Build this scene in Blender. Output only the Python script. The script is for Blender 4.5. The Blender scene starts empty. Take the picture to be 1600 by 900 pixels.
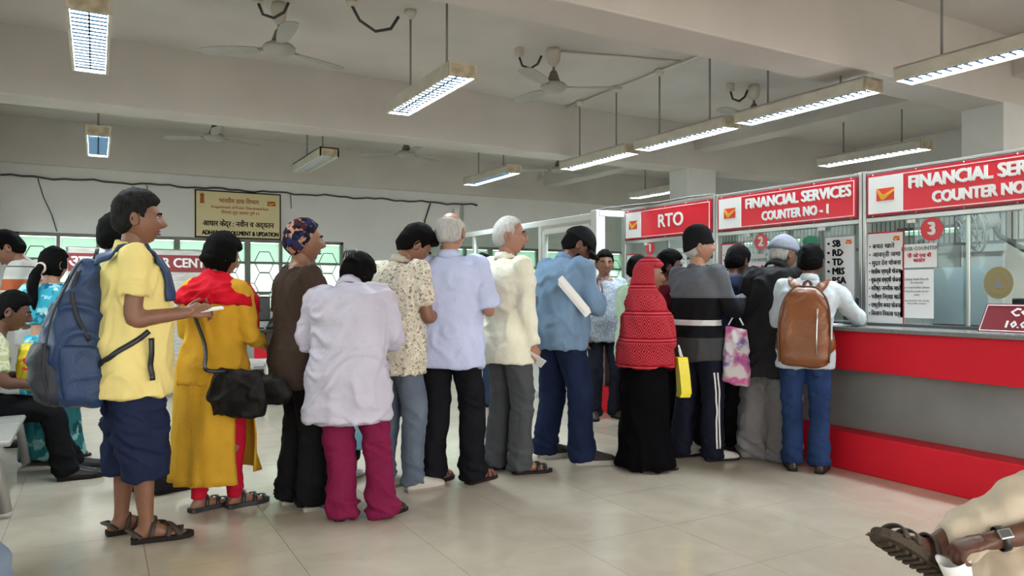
import bpy, bmesh, math, random
import numpy as np
from mathutils import Vector, Matrix, noise
random.seed(7)
SC = bpy.context.scene
COL = SC.collection
PI = math.pi

# ---------------------------------------------------------------- camera, world, exposure
CAM_H = 1.22; FPX = 1154.0; YAW = math.radians(29.4); HOR = 455.0
cam = bpy.data.cameras.new('camera'); cam.sensor_width = 36; cam.lens = 36*FPX/1600
cam.shift_y = (HOR-450)/1600; cam.clip_start = .05; cam.clip_end = 200
camo = bpy.data.objects.new('camera', cam); COL.objects.link(camo)
camo.location = (0, 0, CAM_H); camo.rotation_euler = (PI/2, 0, -YAW)
SC.camera = camo
w = bpy.data.worlds.new('daylight'); SC.world = w; w.use_nodes = True
bgn = w.node_tree.nodes['Background']
bgn.inputs[0].default_value = (1.0, .985, .95, 1); bgn.inputs[1].default_value = 2.9
SC.view_settings.view_transform = 'Standard'; SC.view_settings.look = 'None'
SC.view_settings.gamma = 1; SC.view_settings.use_curve_mapping = False
SC.view_settings.exposure = 1.02
TUBE = 46.0            # strength of the fluorescent tubes

SY, CY = math.sin(YAW), math.cos(YAW)
def ray(px):          # direction on the plan for one unit of depth
    u = (px-800)/FPX
    return SY+u*CY, CY-u*SY
def floor_at(px, py):
    Z = FPX*CAM_H/(py-HOR); d = ray(px); return d[0]*Z, d[1]*Z
def on_x(px, py, X):
    d = ray(px); Z = X/d[0]; return d[1]*Z, CAM_H+(HOR-py)/FPX*Z      # (Y, z)
def on_y(px, py, Y):
    d = ray(px); Z = Y/d[1]; return d[0]*Z, CAM_H+(HOR-py)/FPX*Z      # (X, z)

# ---------------------------------------------------------------- materials
def nt(m): return m.node_tree.nodes, m.node_tree.links
def mat(name, col, rough=.6, metal=0, bump=0, bscale=60, var=0, vscale=4, spec=.5, sheen=0, stretch=(1,1,1)):
    if rough >= .68: spec = min(spec, .08)
    m = bpy.data.materials.new(name); m.use_nodes = True; N, L = nt(m); b = N['Principled BSDF']
    c = (*col, 1) if len(col) == 3 else col
    b.inputs['Base Color'].default_value = c; b.inputs['Roughness'].default_value = rough
    b.inputs['Metallic'].default_value = metal; b.inputs['Specular IOR Level'].default_value = spec
    if sheen: b.inputs['Sheen Weight'].default_value = sheen
    if bump or var:
        tc = N.new('ShaderNodeTexCoord'); mp = N.new('ShaderNodeMapping'); mp.inputs['Scale'].default_value = stretch
        L.new(tc.outputs['Object'], mp.inputs[0])
    if bump:
        n = N.new('ShaderNodeTexNoise'); n.inputs['Scale'].default_value = bscale; n.inputs['Detail'].default_value = 4
        L.new(mp.outputs[0], n.inputs['Vector'])
        bp = N.new('ShaderNodeBump'); bp.inputs['Strength'].default_value = bump; bp.inputs['Distance'].default_value = .01
        L.new(n.outputs[0], bp.inputs['Height']); L.new(bp.outputs[0], b.inputs['Normal'])
    if var:
        n2 = N.new('ShaderNodeTexNoise'); n2.inputs['Scale'].default_value = vscale; n2.inputs['Detail'].default_value = 6
        L.new(mp.outputs[0], n2.inputs['Vector'])
        mr = N.new('ShaderNodeMapRange'); mr.inputs['From Min'].default_value = .3; mr.inputs['From Max'].default_value = .7
        mr.inputs['To Min'].default_value = 1-var; mr.inputs['To Max'].default_value = 1+var*.6
        L.new(n2.outputs[0], mr.inputs[0])
        mx = N.new('ShaderNodeMix'); mx.data_type = 'RGBA'; mx.blend_type = 'MULTIPLY'; mx.inputs[0].default_value = 1
        mx.inputs[6].default_value = c; L.new(mr.outputs[0], mx.inputs[7]); L.new(mx.outputs[2], b.inputs['Base Color'])
    return m
def emit(name, col, s):
    m = bpy.data.materials.new(name); m.use_nodes = True; N, L = nt(m); N.remove(N['Principled BSDF'])
    e = N.new('ShaderNodeEmission'); e.inputs[0].default_value = (*col, 1); e.inputs[1].default_value = s
    L.new(e.outputs[0], N['Material Output'].inputs[0]); return m
def glass(name, tint, gloss=.08, rough=.02, milky=0, mcol=(.9,.95,.95)):
    m = bpy.data.materials.new(name); m.use_nodes = True; N, L = nt(m); N.remove(N['Principled BSDF'])
    t = N.new('ShaderNodeBsdfTransparent'); t.inputs[0].default_value = (*tint, 1)
    g = N.new('ShaderNodeBsdfGlossy'); g.inputs['Roughness'].default_value = rough; g.inputs[0].default_value = (.9,.95,.95,1)
    mx = N.new('ShaderNodeMixShader'); lw = N.new('ShaderNodeLayerWeight'); pw = N.new('ShaderNodeMath'); pw.operation = 'POWER'; pw.inputs[1].default_value = 4; L.new(lw.outputs['Facing'], pw.inputs[0])
    ad = N.new('ShaderNodeMath'); ad.operation = 'MULTIPLY_ADD'; ad.inputs[1].default_value = .55; ad.inputs[2].default_value = gloss*.5; L.new(pw.outputs[0], ad.inputs[0])
    L.new(ad.outputs[0], mx.inputs[0]); L.new(t.outputs[0], mx.inputs[1]); L.new(g.outputs[0], mx.inputs[2])
    out = mx
    if milky:
        tr = N.new('ShaderNodeBsdfTranslucent'); tr.inputs[0].default_value = (*mcol, 1)
        m2 = N.new('ShaderNodeMixShader'); m2.inputs[0].default_value = milky
        L.new(mx.outputs[0], m2.inputs[1]); L.new(tr.outputs[0], m2.inputs[2]); out = m2
    L.new(out.outputs[0], N['Material Output'].inputs[0]); return m
def ramp_mat(name, stops, axis='z', rough=.85, bump=.25, bscale=150, const=True, lo=0, hi=2, noise_amt=0):
    """cloth in bands along one local axis: stops = [(position, colour)]"""
    m = mat(name, (1,1,1), rough, bump=bump, bscale=bscale); N, L = nt(m); b = N['Principled BSDF']
    tc = N.new('ShaderNodeTexCoord'); sp = N.new('ShaderNodeSeparateXYZ'); L.new(tc.outputs['Object'], sp.inputs[0])
    mr = N.new('ShaderNodeMapRange'); mr.inputs['From Min'].default_value = lo; mr.inputs['From Max'].default_value = hi
    L.new(sp.outputs['XYZ'.index(axis.upper())], mr.inputs[0])
    cr = N.new('ShaderNodeValToRGB'); cr.color_ramp.interpolation = 'CONSTANT' if const else 'LINEAR'
    els = cr.color_ramp.elements
    while len(els) < len(stops): els.new(.5)
    for e, (p, c) in zip(els, stops): e.position = (p-lo)/(hi-lo); e.color = (*c, 1)
    L.new(mr.outputs[0], cr.inputs[0]); L.new(cr.outputs[0], b.inputs['Base Color']); return m
def print_mat(name, base, cols, scale=28, thr=.5, rough=.85, kind='noise', stretch=(1,1,1), soft=.04, bump=.2):
    """cloth with a printed figure in other colours"""
    m = mat(name, base, rough, bump=bump, bscale=140); N, L = nt(m); b = N['Principled BSDF']
    tc = N.new('ShaderNodeTexCoord'); prev = None
    for i, (c, s, th) in enumerate(cols):
        mp = N.new('ShaderNodeMapping'); mp.inputs['Scale'].default_value = stretch; mp.inputs['Location'].default_value = (i*3.1, i*1.7, i*.9)
        L.new(tc.outputs['Object'], mp.inputs[0])
        if kind == 'voronoi':
            n = N.new('ShaderNodeTexVoronoi'); n.feature = 'F1'; n.inputs['Scale'].default_value = s; src = n.outputs['Distance']
        else:
            n = N.new('ShaderNodeTexNoise'); n.inputs['Scale'].default_value = s; n.inputs['Detail'].default_value = 2; src = n.outputs[0]
        L.new(mp.outputs[0], n.inputs['Vector'])
        mr = N.new('ShaderNodeMapRange'); mr.inputs['From Min'].default_value = th-soft; mr.inputs['From Max'].default_value = th+soft
        L.new(src, mr.inputs[0])
        mx = N.new('ShaderNodeMix'); mx.data_type = 'RGBA'
        L.new(mr.outputs[0], mx.inputs[0])
        if prev is None: mx.inputs[6].default_value = (*base, 1)
        else: L.new(prev, mx.inputs[6])
        mx.inputs[7].default_value = (*c, 1); prev = mx.outputs[2]
    L.new(prev, b.inputs['Base Color']); return m

M = dict(
    wall=mat('white_distemper', (.74,.735,.72), .8, bump=.15, bscale=25, var=.06, vscale=1.5),
    ceil=mat('ceiling_distemper', (.63,.59,.555), .85, bump=.12, bscale=20, var=.09, vscale=1.2),
    col=mat('column_paint', (.70,.70,.68), .7, bump=.1, bscale=30, var=.05),
    grout=mat('grout', (.36,.33,.29), .8),
    red=mat('red_laminate', (.66,.012,.028), .5, var=.08, vscale=2, spec=.25),
    granite=mat('grey_granite', (.20,.205,.20), .22, var=.25, vscale=120),
    darkpanel=mat('grey_counter_panel', (.235,.24,.235), .38, var=.12, vscale=3),
    steel=mat('brushed_steel', (.55,.55,.53), .28, .85, bump=.05, bscale=200, stretch=(1,1,.05)),
    alu=mat('cream_aluminium', (.72,.73,.70), .45, .1),
    white=mat('white_plastic', (.80,.80,.78), .45),
    ivory=mat('aged_ivory_enamel', (.60,.56,.48), .45, var=.12, vscale=9),
    rust=mat('yellowed_edge', (.44,.37,.25), .6, var=.3, vscale=20),
    grey=mat('grey_paint', (.33,.33,.32), .5), dgrey=mat('dark_grey', (.09,.09,.09), .5),
    black=mat('black_plastic', (.012,.012,.013), .4), rod=mat('lamp_rod', (.26,.25,.24), .5, .3),
    fanb=mat('fan_blade_paint', (.40,.385,.36), .5, var=.1), fanh=mat('fan_bell_brown', (.16,.13,.10), .5),
    signred=mat('sign_red', (.70,.018,.035), .25), maroon=mat('sign_maroon', (.20,.008,.02), .3),
    signwhite=mat('sign_white', (.83,.83,.82), .35), paper=mat('paper', (.80,.80,.80), .8),
    pale=mat('pale_notice_board', (.62,.68,.72), .3), ink=mat('ink_black', (.012,.011,.012), .7), inkred=mat('ink_red', (.55,.03,.04), .7), inkgrey=mat('ink_grey', (.25,.25,.27), .8),
    inkbrown=mat('ink_brown', (.40,.13,.04), .7), logoY=mat('logo_yellow', (.85,.42,.02), .4), logoR=mat('logo_red', (.68,.045,.02), .4),
    boardY=mat('cream_board', (.70,.60,.33), .45, var=.05, vscale=3), wood=mat('dark_wood', (.045,.028,.018), .4, var=.3, vscale=8, stretch=(1,6,6)),
    green=mat('green_sticker', (.02,.25,.12), .4), gold=mat('gold_seal', (.28,.22,.08), .5),
    tube=emit('tube_light', (.80,.93,1.0), TUBE), louvre=mat('louvre_reflector', (.75,.78,.8), .25, .6), slat=mat('louvre_slat_dark', (.005,.008,.011), .9, spec=0),  # shade put into the slat colour: near black to show against the lit diffuser
    winframe=mat('window_frame_green_grey', (.17,.18,.16), .5), grille=mat('grille_grey', (.30,.34,.31), .5),
    pane=glass('window_pane', (.40,.53,.46), .04, milky=.45, mcol=(.40,.54,.46)),
    pane2=glass('window_pane_frosted', (.66,.74,.70), .04, milky=.6, mcol=(.66,.74,.70)),
    clear=glass('counter_glass', (.80,.86,.85), .05), part=glass('partition_glass', (.80,.85,.82), .06),
    leaf=mat('garden_leaf', (.10,.30,.08), .7, var=.4, vscale=6),
    cable=mat('cable', (.06,.055,.05), .6), pvc=mat('pvc_conduit', (.66,.65,.60), .5),
)

# ---------------------------------------------------------------- mesh helpers
class MB:
    def __init__(s): s.v = []; s.f = []
    def add(s, V, F):
        o = len(s.v); s.v += [tuple(p) for p in V]; s.f += [tuple(i+o for i in f) for f in F]; return s
    def box(s, a, b):
        x0,y0,z0 = a; x1,y1,z1 = b
        x0,x1 = min(x0,x1),max(x0,x1); y0,y1 = min(y0,y1),max(y0,y1); z0,z1 = min(z0,z1),max(z0,z1)
        return s.add([(x0,y0,z0),(x1,y0,z0),(x1,y1,z0),(x0,y1,z0),(x0,y0,z1),(x1,y0,z1),(x1,y1,z1),(x0,y1,z1)],
                     [(0,3,2,1),(4,5,6,7),(0,1,5,4),(1,2,6,5),(2,3,7,6),(3,0,4,7)])
    def obox(s, c, ax, ay, az):        # box from centre and three half axes
        c,ax,ay,az = map(Vector, (c,ax,ay,az)); V = []
        for k in (-1,1):
            for i,j in ((-1,-1),(1,-1),(1,1),(-1,1)): V.append(c+ax*i+ay*j+az*k)
        return s.add(V, [(0,3,2,1),(4,5,6,7),(0,1,5,4),(1,2,6,5),(2,3,7,6),(3,0,4,7)])
    def tube(s, pts, r, n=8, ratio=1, cap=True, up=None, closed=False):
        """tube through pts; r number or list; ratio = width across the first normal against the second"""
        pts = [Vector(p) for p in pts]; k = len(pts)
        R = r if isinstance(r, (list, tuple)) else [r]*k
        T = []
        for i in range(k):
            t = (pts[(i+1) % k]-pts[i-1]) if closed else (pts[min(i+1,k-1)]-pts[max(i-1,0)])
            T.append(t.normalized() if t.length > 1e-9 else Vector((0,0,1)))
        u = Vector(up) if up is not None else (Vector((1,0,0)) if abs(T[0].x) < .9 else Vector((0,1,0)))
        rings = []; o = len(s.v)
        for i in range(k):
            u = (u-T[i]*u.dot(T[i]))
            u = u.normalized() if u.length > 1e-6 else T[i].orthogonal().normalized()
            vv = T[i].cross(u); rr = R[i]; ra, rb = rr if isinstance(rr, (tuple, list)) else (rr*ratio, rr)
            for j in range(n):
                a = 2*PI*j/n; s.v.append(tuple(pts[i]+u*(ra*math.cos(a))+vv*(rb*math.sin(a))))
        m = k if closed else k-1
        for i in range(m):
            for j in range(n):
                a0 = o+i*n; b0 = o+((i+1) % k)*n
                s.f.append((a0+j, a0+(j+1) % n, b0+(j+1) % n, b0+j))
        if cap and not closed:
            s.f.append(tuple(o+j for j in range(n))[::-1]); s.f.append(tuple(o+(k-1)*n+j for j in range(n)))
        return s
    def cyl(s, a, b, r, n=12, r2=None): return s.tube([a,b], [r, r if r2 is None else r2], n)
    def rings(s, rows, cap=True):      # rows of equal length point lists
        n = len(rows[0]); o = len(s.v)
        for r in rows: s.v += [tuple(p) for p in r]
        for i in range(len(rows)-1):
            for j in range(n): s.f.append((o+i*n+j, o+i*n+(j+1) % n, o+(i+1)*n+(j+1) % n, o+(i+1)*n+j))
        if cap:
            s.f.append(tuple(o+j for j in range(n))[::-1]); s.f.append(tuple(o+(len(rows)-1)*n+j for j in range(n)))
        return s
    def lathe(s, prof, c=(0,0,0), n=20, cap=True):
        return s.rings([[(c[0]+r*math.cos(2*PI*j/n), c[1]+r*math.sin(2*PI*j/n), c[2]+z) for j in range(n)] for r,z in prof], cap)
    def ell(s, c, r, n=14, m=9):
        rows = []
        for i in range(m+1):
            a = PI*(i+.02)/(m+.04); z = -math.cos(a); q = math.sin(a)
            rows.append([(c[0]+r[0]*q*math.cos(2*PI*j/n), c[1]+r[1]*q*math.sin(2*PI*j/n), c[2]+r[2]*z) for j in range(n)])
        return s.rings(rows)
    def prism(s, poly, fn, d0, d1):    # 2-D polygon extruded; fn(u, v, d) -> point
        n = len(poly); o = len(s.v)
        s.v += [tuple(fn(u,v,d0)) for u,v in poly]+[tuple(fn(u,v,d1)) for u,v in poly]
        s.f.append(tuple(o+j for j in range(n))[::-1]); s.f.append(tuple(o+n+j for j in range(n)))
        for j in range(n): s.f.append((o+j, o+(j+1) % n, o+n+(j+1) % n, o+n+j))
        return s
    def mesh(s, name, smooth=False):
        me = bpy.data.meshes.new(name); me.from_pydata(s.v, [], s.f); 
        bm = bmesh.new(); bm.from_mesh(me); bmesh.ops.recalc_face_normals(bm, faces=bm.faces); bm.to_mesh(me); bm.free()
        if smooth: me.polygons.foreach_set('use_smooth', [True]*len(me.polygons))
        return me
    def build(s, name, m, parent=None, smooth=False, bevel=0, loc=None):
        return link(name, s.mesh(name, smooth), m, parent, bevel, loc)
def link(name, me, m, parent=None, bevel=0, loc=None):
    o = bpy.data.objects.new(name, me); COL.objects.link(o)
    if m is not None and not me.materials: me.materials.append(M[m] if isinstance(m, str) else m)
    if parent is not None: o.parent = parent
    if loc is not None: o.location = loc
    if bevel:
        b = o.modifiers.new('bevel', 'BEVEL'); b.width = bevel; b.segments = 2; b.limit_method = 'ANGLE'; b.angle_limit = .7
    return o
def tag(o, label=None, cat=None, group=None, kind=None):
    if label: o['label'] = label
    if cat: o['category'] = cat
    if group: o['group'] = group
    if kind: o['kind'] = kind
    return o
def empty(name, loc=(0,0,0), rz=0, label=None, cat=None, group=None, kind=None):
    o = bpy.data.objects.new(name, None); COL.objects.link(o); o.location = loc; o.rotation_euler = (0,0,rz)
    o.empty_display_size = .1
    return tag(o, label, cat, group, kind)
def copy_tree(o, parent=None, loc=None, rz=None):
    c = o.copy(); COL.objects.link(c); c.parent = parent
    if loc is not None: c.location = loc
    if rz is not None: c.rotation_euler = (0,0,rz)
    for ch in list(o.children): copy_tree(ch, c)
    return c
FX = Matrix(((0,0,-1),(-1,0,0),(0,1,0)))       # sheet facing -X (x runs to -Y)
FY = Matrix(((1,0,0),(0,0,-1),(0,1,0)))        # sheet facing -Y
def text(name, body, size, m, parent, pos, R=FX, align='CENTER', bold=0, width=None, shear=0, thick=.0004, space=1.0, maxw=None):
    """lettering as a thin mesh; pos = middle of the line in the parent's space; width fits the line to that length"""
    c = bpy.data.curves.new(name, 'FONT'); c.body = body; c.size = size; c.align_x = align; c.align_y = 'CENTER'
    c.extrude = thick; c.resolution_u = 3 if size > .08 else 1; c.shear = shear; c.space_character = space
    o = bpy.data.objects.new(name, c); COL.objects.link(o)
    dg = bpy.context.evaluated_depsgraph_get(); me = bpy.data.meshes.new_from_object(o.evaluated_get(dg))
    bpy.data.objects.remove(o); bpy.data.curves.remove(c)
    n = len(me.vertices); V = np.empty(n*3); me.vertices.foreach_get('co', V); V = V.reshape(-1,3)
    if maxw and V[:,0].max()-V[:,0].min() > maxw: width = maxw
    if width:
        k = width/(V[:,0].max()-V[:,0].min()); V[:,0] *= k
    if bold:
        bm = bmesh.new(); me.vertices.foreach_set('co', V.ravel()); bm.from_mesh(me); base = bm.verts[:]+bm.edges[:]+bm.faces[:]
        for q, (dx, dy) in enumerate(((bold,0),(0,bold*.6),(bold,bold*.6))):
            g = bmesh.ops.duplicate(bm, geom=base)['geom']
            vs = [e for e in g if isinstance(e, bmesh.types.BMVert)]
            bmesh.ops.translate(bm, verts=vs, vec=(dx-bold/2, dy-bold*.3, .0003*(q+1)))
        bm.to_mesh(me); bm.free(); n = len(me.vertices); V = np.empty(n*3); me.vertices.foreach_get('co', V); V = V.reshape(-1,3)
    V = V@np.array(R.transposed())+np.array(pos)
    me.vertices.foreach_set('co', V.ravel()); me.update()
    return link(name, me, m, parent)
# ================================================================ the room
def struct(name, mb, m, parent=None, bevel=0, label=None):
    o = mb.build(name, m, parent, bevel=bevel)
    if parent is None: o['kind'] = 'structure'
    if label: o['label'] = label
    return o
XL, XR, YB, YF, ZC = -1.0, 9.8, 10.75, -4.2, 3.33
ZB = 2.77
# floor with its tiles
def floor_material(name, tile_joint=False):
    m = mat(name, (.50,.455,.395), .13, spec=.55); N, L = nt(m); b = N['Principled BSDF']
    tc = N.new('ShaderNodeTexCoord'); gi = N.new('ShaderNodeNewGeometry')
    n = N.new('ShaderNodeTexNoise'); n.inputs['Scale'].default_value = 3.5; n.inputs['Detail'].default_value = 8; n.inputs['Distortion'].default_value = .8
    L.new(gi.outputs['Position'], n.inputs['Vector'])
    cr = N.new('ShaderNodeValToRGB'); cr.color_ramp.elements[0].position = .3; cr.color_ramp.elements[1].position = .7
    cr.color_ramp.elements[0].color = (.49,.425,.335,1); cr.color_ramp.elements[1].color = (.57,.50,.405,1)
    L.new(n.outputs[0], cr.inputs[0]); L.new(cr.outputs[0], b.inputs['Base Color'])
    n3 = N.new('ShaderNodeTexNoise'); n3.inputs['Scale'].default_value = 1.8; n3.inputs['Detail'].default_value = 5
    L.new(gi.outputs['Position'], n3.inputs['Vector'])
    mr = N.new('ShaderNodeMapRange'); mr.inputs['To Min'].default_value = .09; mr.inputs['To Max'].default_value = .24
    L.new(n3.outputs[0], mr.inputs[0]); L.new(mr.outputs[0], b.inputs['Roughness'])
    return m
M['tile'] = floor_material('vitrified_tile')
fl = struct('floor', MB().box((XL-.3,YF,-.16),(XR+.2,YB+.2,-.006)), 'grout')
tx0, tx1, ty0, ty1 = XL, XL+.6*11, 1.55, 1.55+.6*15.34
tme = MB().box((.0012,.0012,-.02),(.5988,.5988,0)).mesh('tile'); tme.materials.append(M['tile'])
for i in range(11):
    for j in range(16):
        o = bpy.data.objects.new('tile', tme); COL.objects.link(o); o.parent = fl
        o.location = (XL+.6*i, 1.55+.6*j-.4, 0)
struct('ground', MB().box((-45,-45,-.30),(55,55,-.165)), mat('outside_ground',(.30,.29,.26),.9))  # ground added outside to cut the sky light coming from below
# the rest of the floor beyond the pieces that can be told apart
x1 = XL+6.6; y0 = 1.15; y1 = y0+9.6
rest = MB().box((XL-.3,YF,-.02),(XR+.2,y0-.002,0)).box((x1+.002,y0,-.02),(XR+.2,YB+.2,0)).box((XL-.3,y1+.002,-.02),(x1,YB+.2,0)).box((XL-.3,y0,-.02),(XL-.002,y1,0))
tag(rest.build('tile_field', 'tile', fl), kind='stuff')
# ceiling and beams
struct('ceiling', MB().box((XL-.3,YF,ZC),(XR+.2,YB+.2,ZC+.15)), 'ceil')
for k,(a,b) in enumerate(((-.3,.05),(3.30,3.65),(7.02,7.38))):
    struct('ceiling_beam', MB().box((XL-.2,a,ZB),(XR+.1,b,ZC+.02)), 'ceil', bevel=.012)
struct('ceiling_beam', MB().box((XL-.2,YB-.10,ZB),(XR+.1,YB+.1,ZC+.02)), 'ceil', bevel=.01)
for a,b in ((.05,3.30),(3.65,7.02),(7.38,YB-.1)):
    struct('ceiling_girder', MB().box((6.62,a-.01,3.0),(6.88,b+.01,ZC+.02)), 'ceil', bevel=.01)
for y in (-.3, 3.30, 7.02):
    struct('column', MB().box((6.50,y,0),(6.98,y+.35,ZB+.02)), 'col', bevel=.012)

# walls with openings: holes = (u0, u1, z0, z1)
def wall(name, holes, fn, u0, u1, m='wall'):
    mb = MB(); us = sorted({u0,u1,*[h[0] for h in holes],*[h[1] for h in holes]})
    for a,b in zip(us[:-1], us[1:]):
        hs = sorted([h for h in holes if h[0] <= a and h[1] >= b], key=lambda h: h[2]); z = 0
        for h in hs:
            if h[2] > z: mb.box(*fn(a,b,z,h[2]))
            z = h[3]
        mb.box(*fn(a,b,z,ZC+.05))
    return struct(name, mb, m)
WZ0, WZ1 = .93, 1.945
BH = [(-.86,3.20,WZ0,WZ1),(4.75,8.45,WZ0,WZ1)]
wall('wall_back', BH, lambda a,b,z0,z1: ((a,YB,z0),(b,YB+.2,z1)), XL-.2, XR+.2)
LH = [(.2,3.0,.9,2.35),(3.9,6.7,.9,2.35),(7.6,10.2,.9,2.35)]
wall('wall_left', LH, lambda a,b,z0,z1: ((XL-.2,a,z0),(XL,b,z1)), YF, YB)
RH = [(.5,2.8,1.62,2.1),(4.2,6.4,1.62,2.1),(8.0,10.0,1.62,2.1)]
wall('wall_right', RH, lambda a,b,z0,z1: ((XR,a,z0),(XR+.2,b,z1)), YF, YB)

# windows: frames, sashes, panes and the hexagon grilles behind them
def window(name, u0, u1, z0, z1, ncol, fn, rows, grille=True, label=None, pm=('pane','pane2')):
    """fn(u, d, z): u along the wall, d outwards"""
    root = empty(name, fn((u0+u1)/2, .1, z0), kind='structure', label=label); bx = root.location.copy()
    def P(u,d,z): return Vector(fn(u,d,z))-bx
    def bar(ua,ub,za,zb,d0,d1,nm,m): return MB().box(P(ua,d0,za),P(ub,d1,zb)).build(nm, m, root)
    t = .04; W = (u1-u0)/ncol
    fr = MB()
    for a in (z0, z1-t): fr.box(P(u0,.03,a),P(u1,.11,a+t))
    for a in (u0, u1-t): fr.box(P(a,.03,z0),P(a+t,.11,z1))
    fr.build('window_frame', 'winframe', root)
    for k in range(1, ncol):
        h = .021 if k % 2 else .036
        bar(u0+k*W-h, u0+k*W+h, z0+t, z1-t, .03, .11, 'mullion', 'winframe')
    zs = [z0+t]+list(rows)+[z1-t]
    for zr in rows: bar(u0+t, u1-t, zr-.016, zr+.016, .04, .10, 'transom', 'winframe')
    for k in range(ncol):
        for i in range(len(zs)-1):
            a = u0+k*W+.024; b = u0+(k+1)*W-.024
            bar(a, b, zs[i]+.012, zs[i+1]-.012, .066, .072, 'pane', pm[0] if i == len(zs)-2 else pm[1])
    if grille:
        g = MB(); s = W/2/1.0; rr = .0065
        for k in range(ncol):
            uc = u0+(k+.5)*W; zc = z0+.10
            while zc < z1-.05:
                h = .145; hw = W*.30
                pts = [(uc-hw,zc),(uc-hw*.5,zc+h),(uc+hw*.5,zc+h),(uc+hw,zc),(uc+hw*.5,zc-h),(uc-hw*.5,zc-h)]
                pts = [(u, min(max(z, z0+.02), z1-.02)) for u,z in pts]
                for q in range(6):
                    (ua,za),(ub,zb) = pts[q], pts[(q+1) % 6]
                    if abs(ua-ub)+abs(za-zb) > .02: g.tube([P(ua,.045,za),P(ub,.045,zb)], rr, 4)
                for sgn in (-1,1): g.tube([P(uc+sgn*hw,.045,zc),P(uc+sgn*W*.5,.045,zc)], rr, 4)
                zc += .30
        tag(g.build('grille', 'grille', root), kind='stuff')
    return root
wb = lambda u,d,z: (u, YB+d, z)
window('window_1', *BH[0], 9, wb, (1.20,1.62), label='long back window of mint and frosted panes under the cream board')
window('window_2', *BH[1], 8, wb, (1.20,1.62), label='back window of small panes seen through the glass partition')
for k,h in enumerate(LH): window('window_%d' % (k+3), *h, 4, lambda u,d,z: (XL-d, u, z), (1.75,), grille=False, pm=('clear','clear'))

for k,h in enumerate(RH): window('window_%d' % (k+6), *h, 4, lambda u,d,z: (XR+d, u, z), (), grille=False)
# garden hedge outside the back windows
hedge = MB(); rng = np.random.default_rng(3)
for k in range(900):
    c = Vector((rng.uniform(-2.5,10), YB+2.2+rng.uniform(-.3,.5), rng.uniform(.2,1.0)+rng.uniform(0,.9)**2)); a = Vector(rng.normal(size=3)).normalized()*.12; b = a.orthogonal().normalized()*.07
    hedge.add([c-a, c+b, c+a, c-b+Vector((0,0,.01))], [(0,1,2,3)])
tag(hedge.build('hedge', 'leaf'), 'pale green leafy hedge outside the back windows', 'hedge', kind='stuff')

# conduit and cables on the back wall
def cable_run(name, pts, r, m, label, cat='cable', group=None, n=6):
    o = MB().tube(pts, r, n).build(name, m, smooth=True); return tag(o, label, cat, group)
yb = YB-.012
pts = []
for k in range(60):
    x = XL+k*(6.4/59); pts.append((x, yb-.008, 2.615+.010*math.sin(k*.9)+.008*math.sin(k*2.3)))
cable_run('wall_cable', pts, .013, 'cable', 'dark cable bundle running along the top of the back wall')
for x0,z0,x1,z1,lab in ((-.62,2.60,-.42,1.96,'thin cable dropping to the window at the far left of the back wall'),
                        (.58,2.60,.60,2.42,'short loose cable end above the man with the blue backpack'),
                        (2.42,2.60,2.43,2.40,'short loose cable end beside the cream board')):
    cable_run('hanging_cable', [(x0,yb-.01,z0),(x0+(x1-x0)*.3,yb-.014,z0+(z1-z0)*.35),(x0+(x1-x0)*.75,yb-.012,z0+(z1-z0)*.7),(x1,yb-.01,z1)], .006, 'cable', lab, group='loose cables on the back wall')
a = on_y(672,318,YB); b = on_y(663,345,YB); c = on_y(660,375,YB)
cable_run('hanging_cable', [(a[0],yb-.01,2.6),(a[0]-.02,yb-.01,a[1]-.05),(b[0],yb-.01,b[1]),(c[0],yb-.01,c[1]),(c[0]-.01,yb-.01,c[1]-.4)], .012, 'cable', 'thick dark cable dropping down the back wall beside the glass partition', group='loose cables on the back wall')
a = on_y(711,336,YB); sb = empty('switch_box', (a[0],YB,a[1]-.09), label='white switch box with two conduits high on the back wall', cat='switch box')
MB().box((-.045,-.06,0),(.045,-.002,.19)).build('box_body', 'white', sb, bevel=.006)
for dx in (.10,.135): MB().tube([(dx,-.02,.25),(dx,-.02,-.38)], .011, 6).build('conduit', 'pvc', sb, smooth=True)
# ================================================================ lamps hung from the ceiling
def make_lamp(lit=True):
    """origin: middle of the underside; runs along Y"""
    t = empty('hanging_tube_lamp'); h = .09; L = .59; W = .10
    hs = MB()
    hs.box((-W,-L,h-.012),(W,L,h)); hs.box((-W,-L,0),(-W+.016,L,h)); hs.box((W-.016,-L,0),(W,L,h))
    hs.build('housing', 'ivory', t)
    for s in (-1,1): MB().box((-W-.001,s*L-.012*(s>0),-.001),(W+.001,s*L+.012*(s<0)+.002*s,h+.001)).build('end_cap', 'rust' if s<0 else 'ivory', t)
    MB().box((-W+.017,-L+.013,.030),(W-.017,L-.013,.036)).build('diffuser', 'tube' if lit else 'louvre', t)
    lv = MB(); n = 18
    for k in range(n+1):
        y = -L+.02+(2*L-.04)*k/n; lv.box((-W+.017,y-.004,.018),(W-.017,y+.004,.028))
    lv.box((-.004,-L+.02,.020),(.004,L-.02,.028))
    lv.build('louvre', 'slat' if lit else 'louvre', t)
    for s in (-1,1):
        MB().cyl((0,s*.33,h),(0,s*.33,ZC-2.60-.002),.0085,8).build('rod', 'rod', t, smooth=True)
        MB().lathe([(.012,-.07),(.035,-.045),(.045,-.03),(.045,-.002)], (0,s*.33,ZC-2.60),14).build('ceiling_rose', 'ivory', t, smooth=True)
    return t
GL = 'fluorescent lamps hung from the ceiling'
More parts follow.
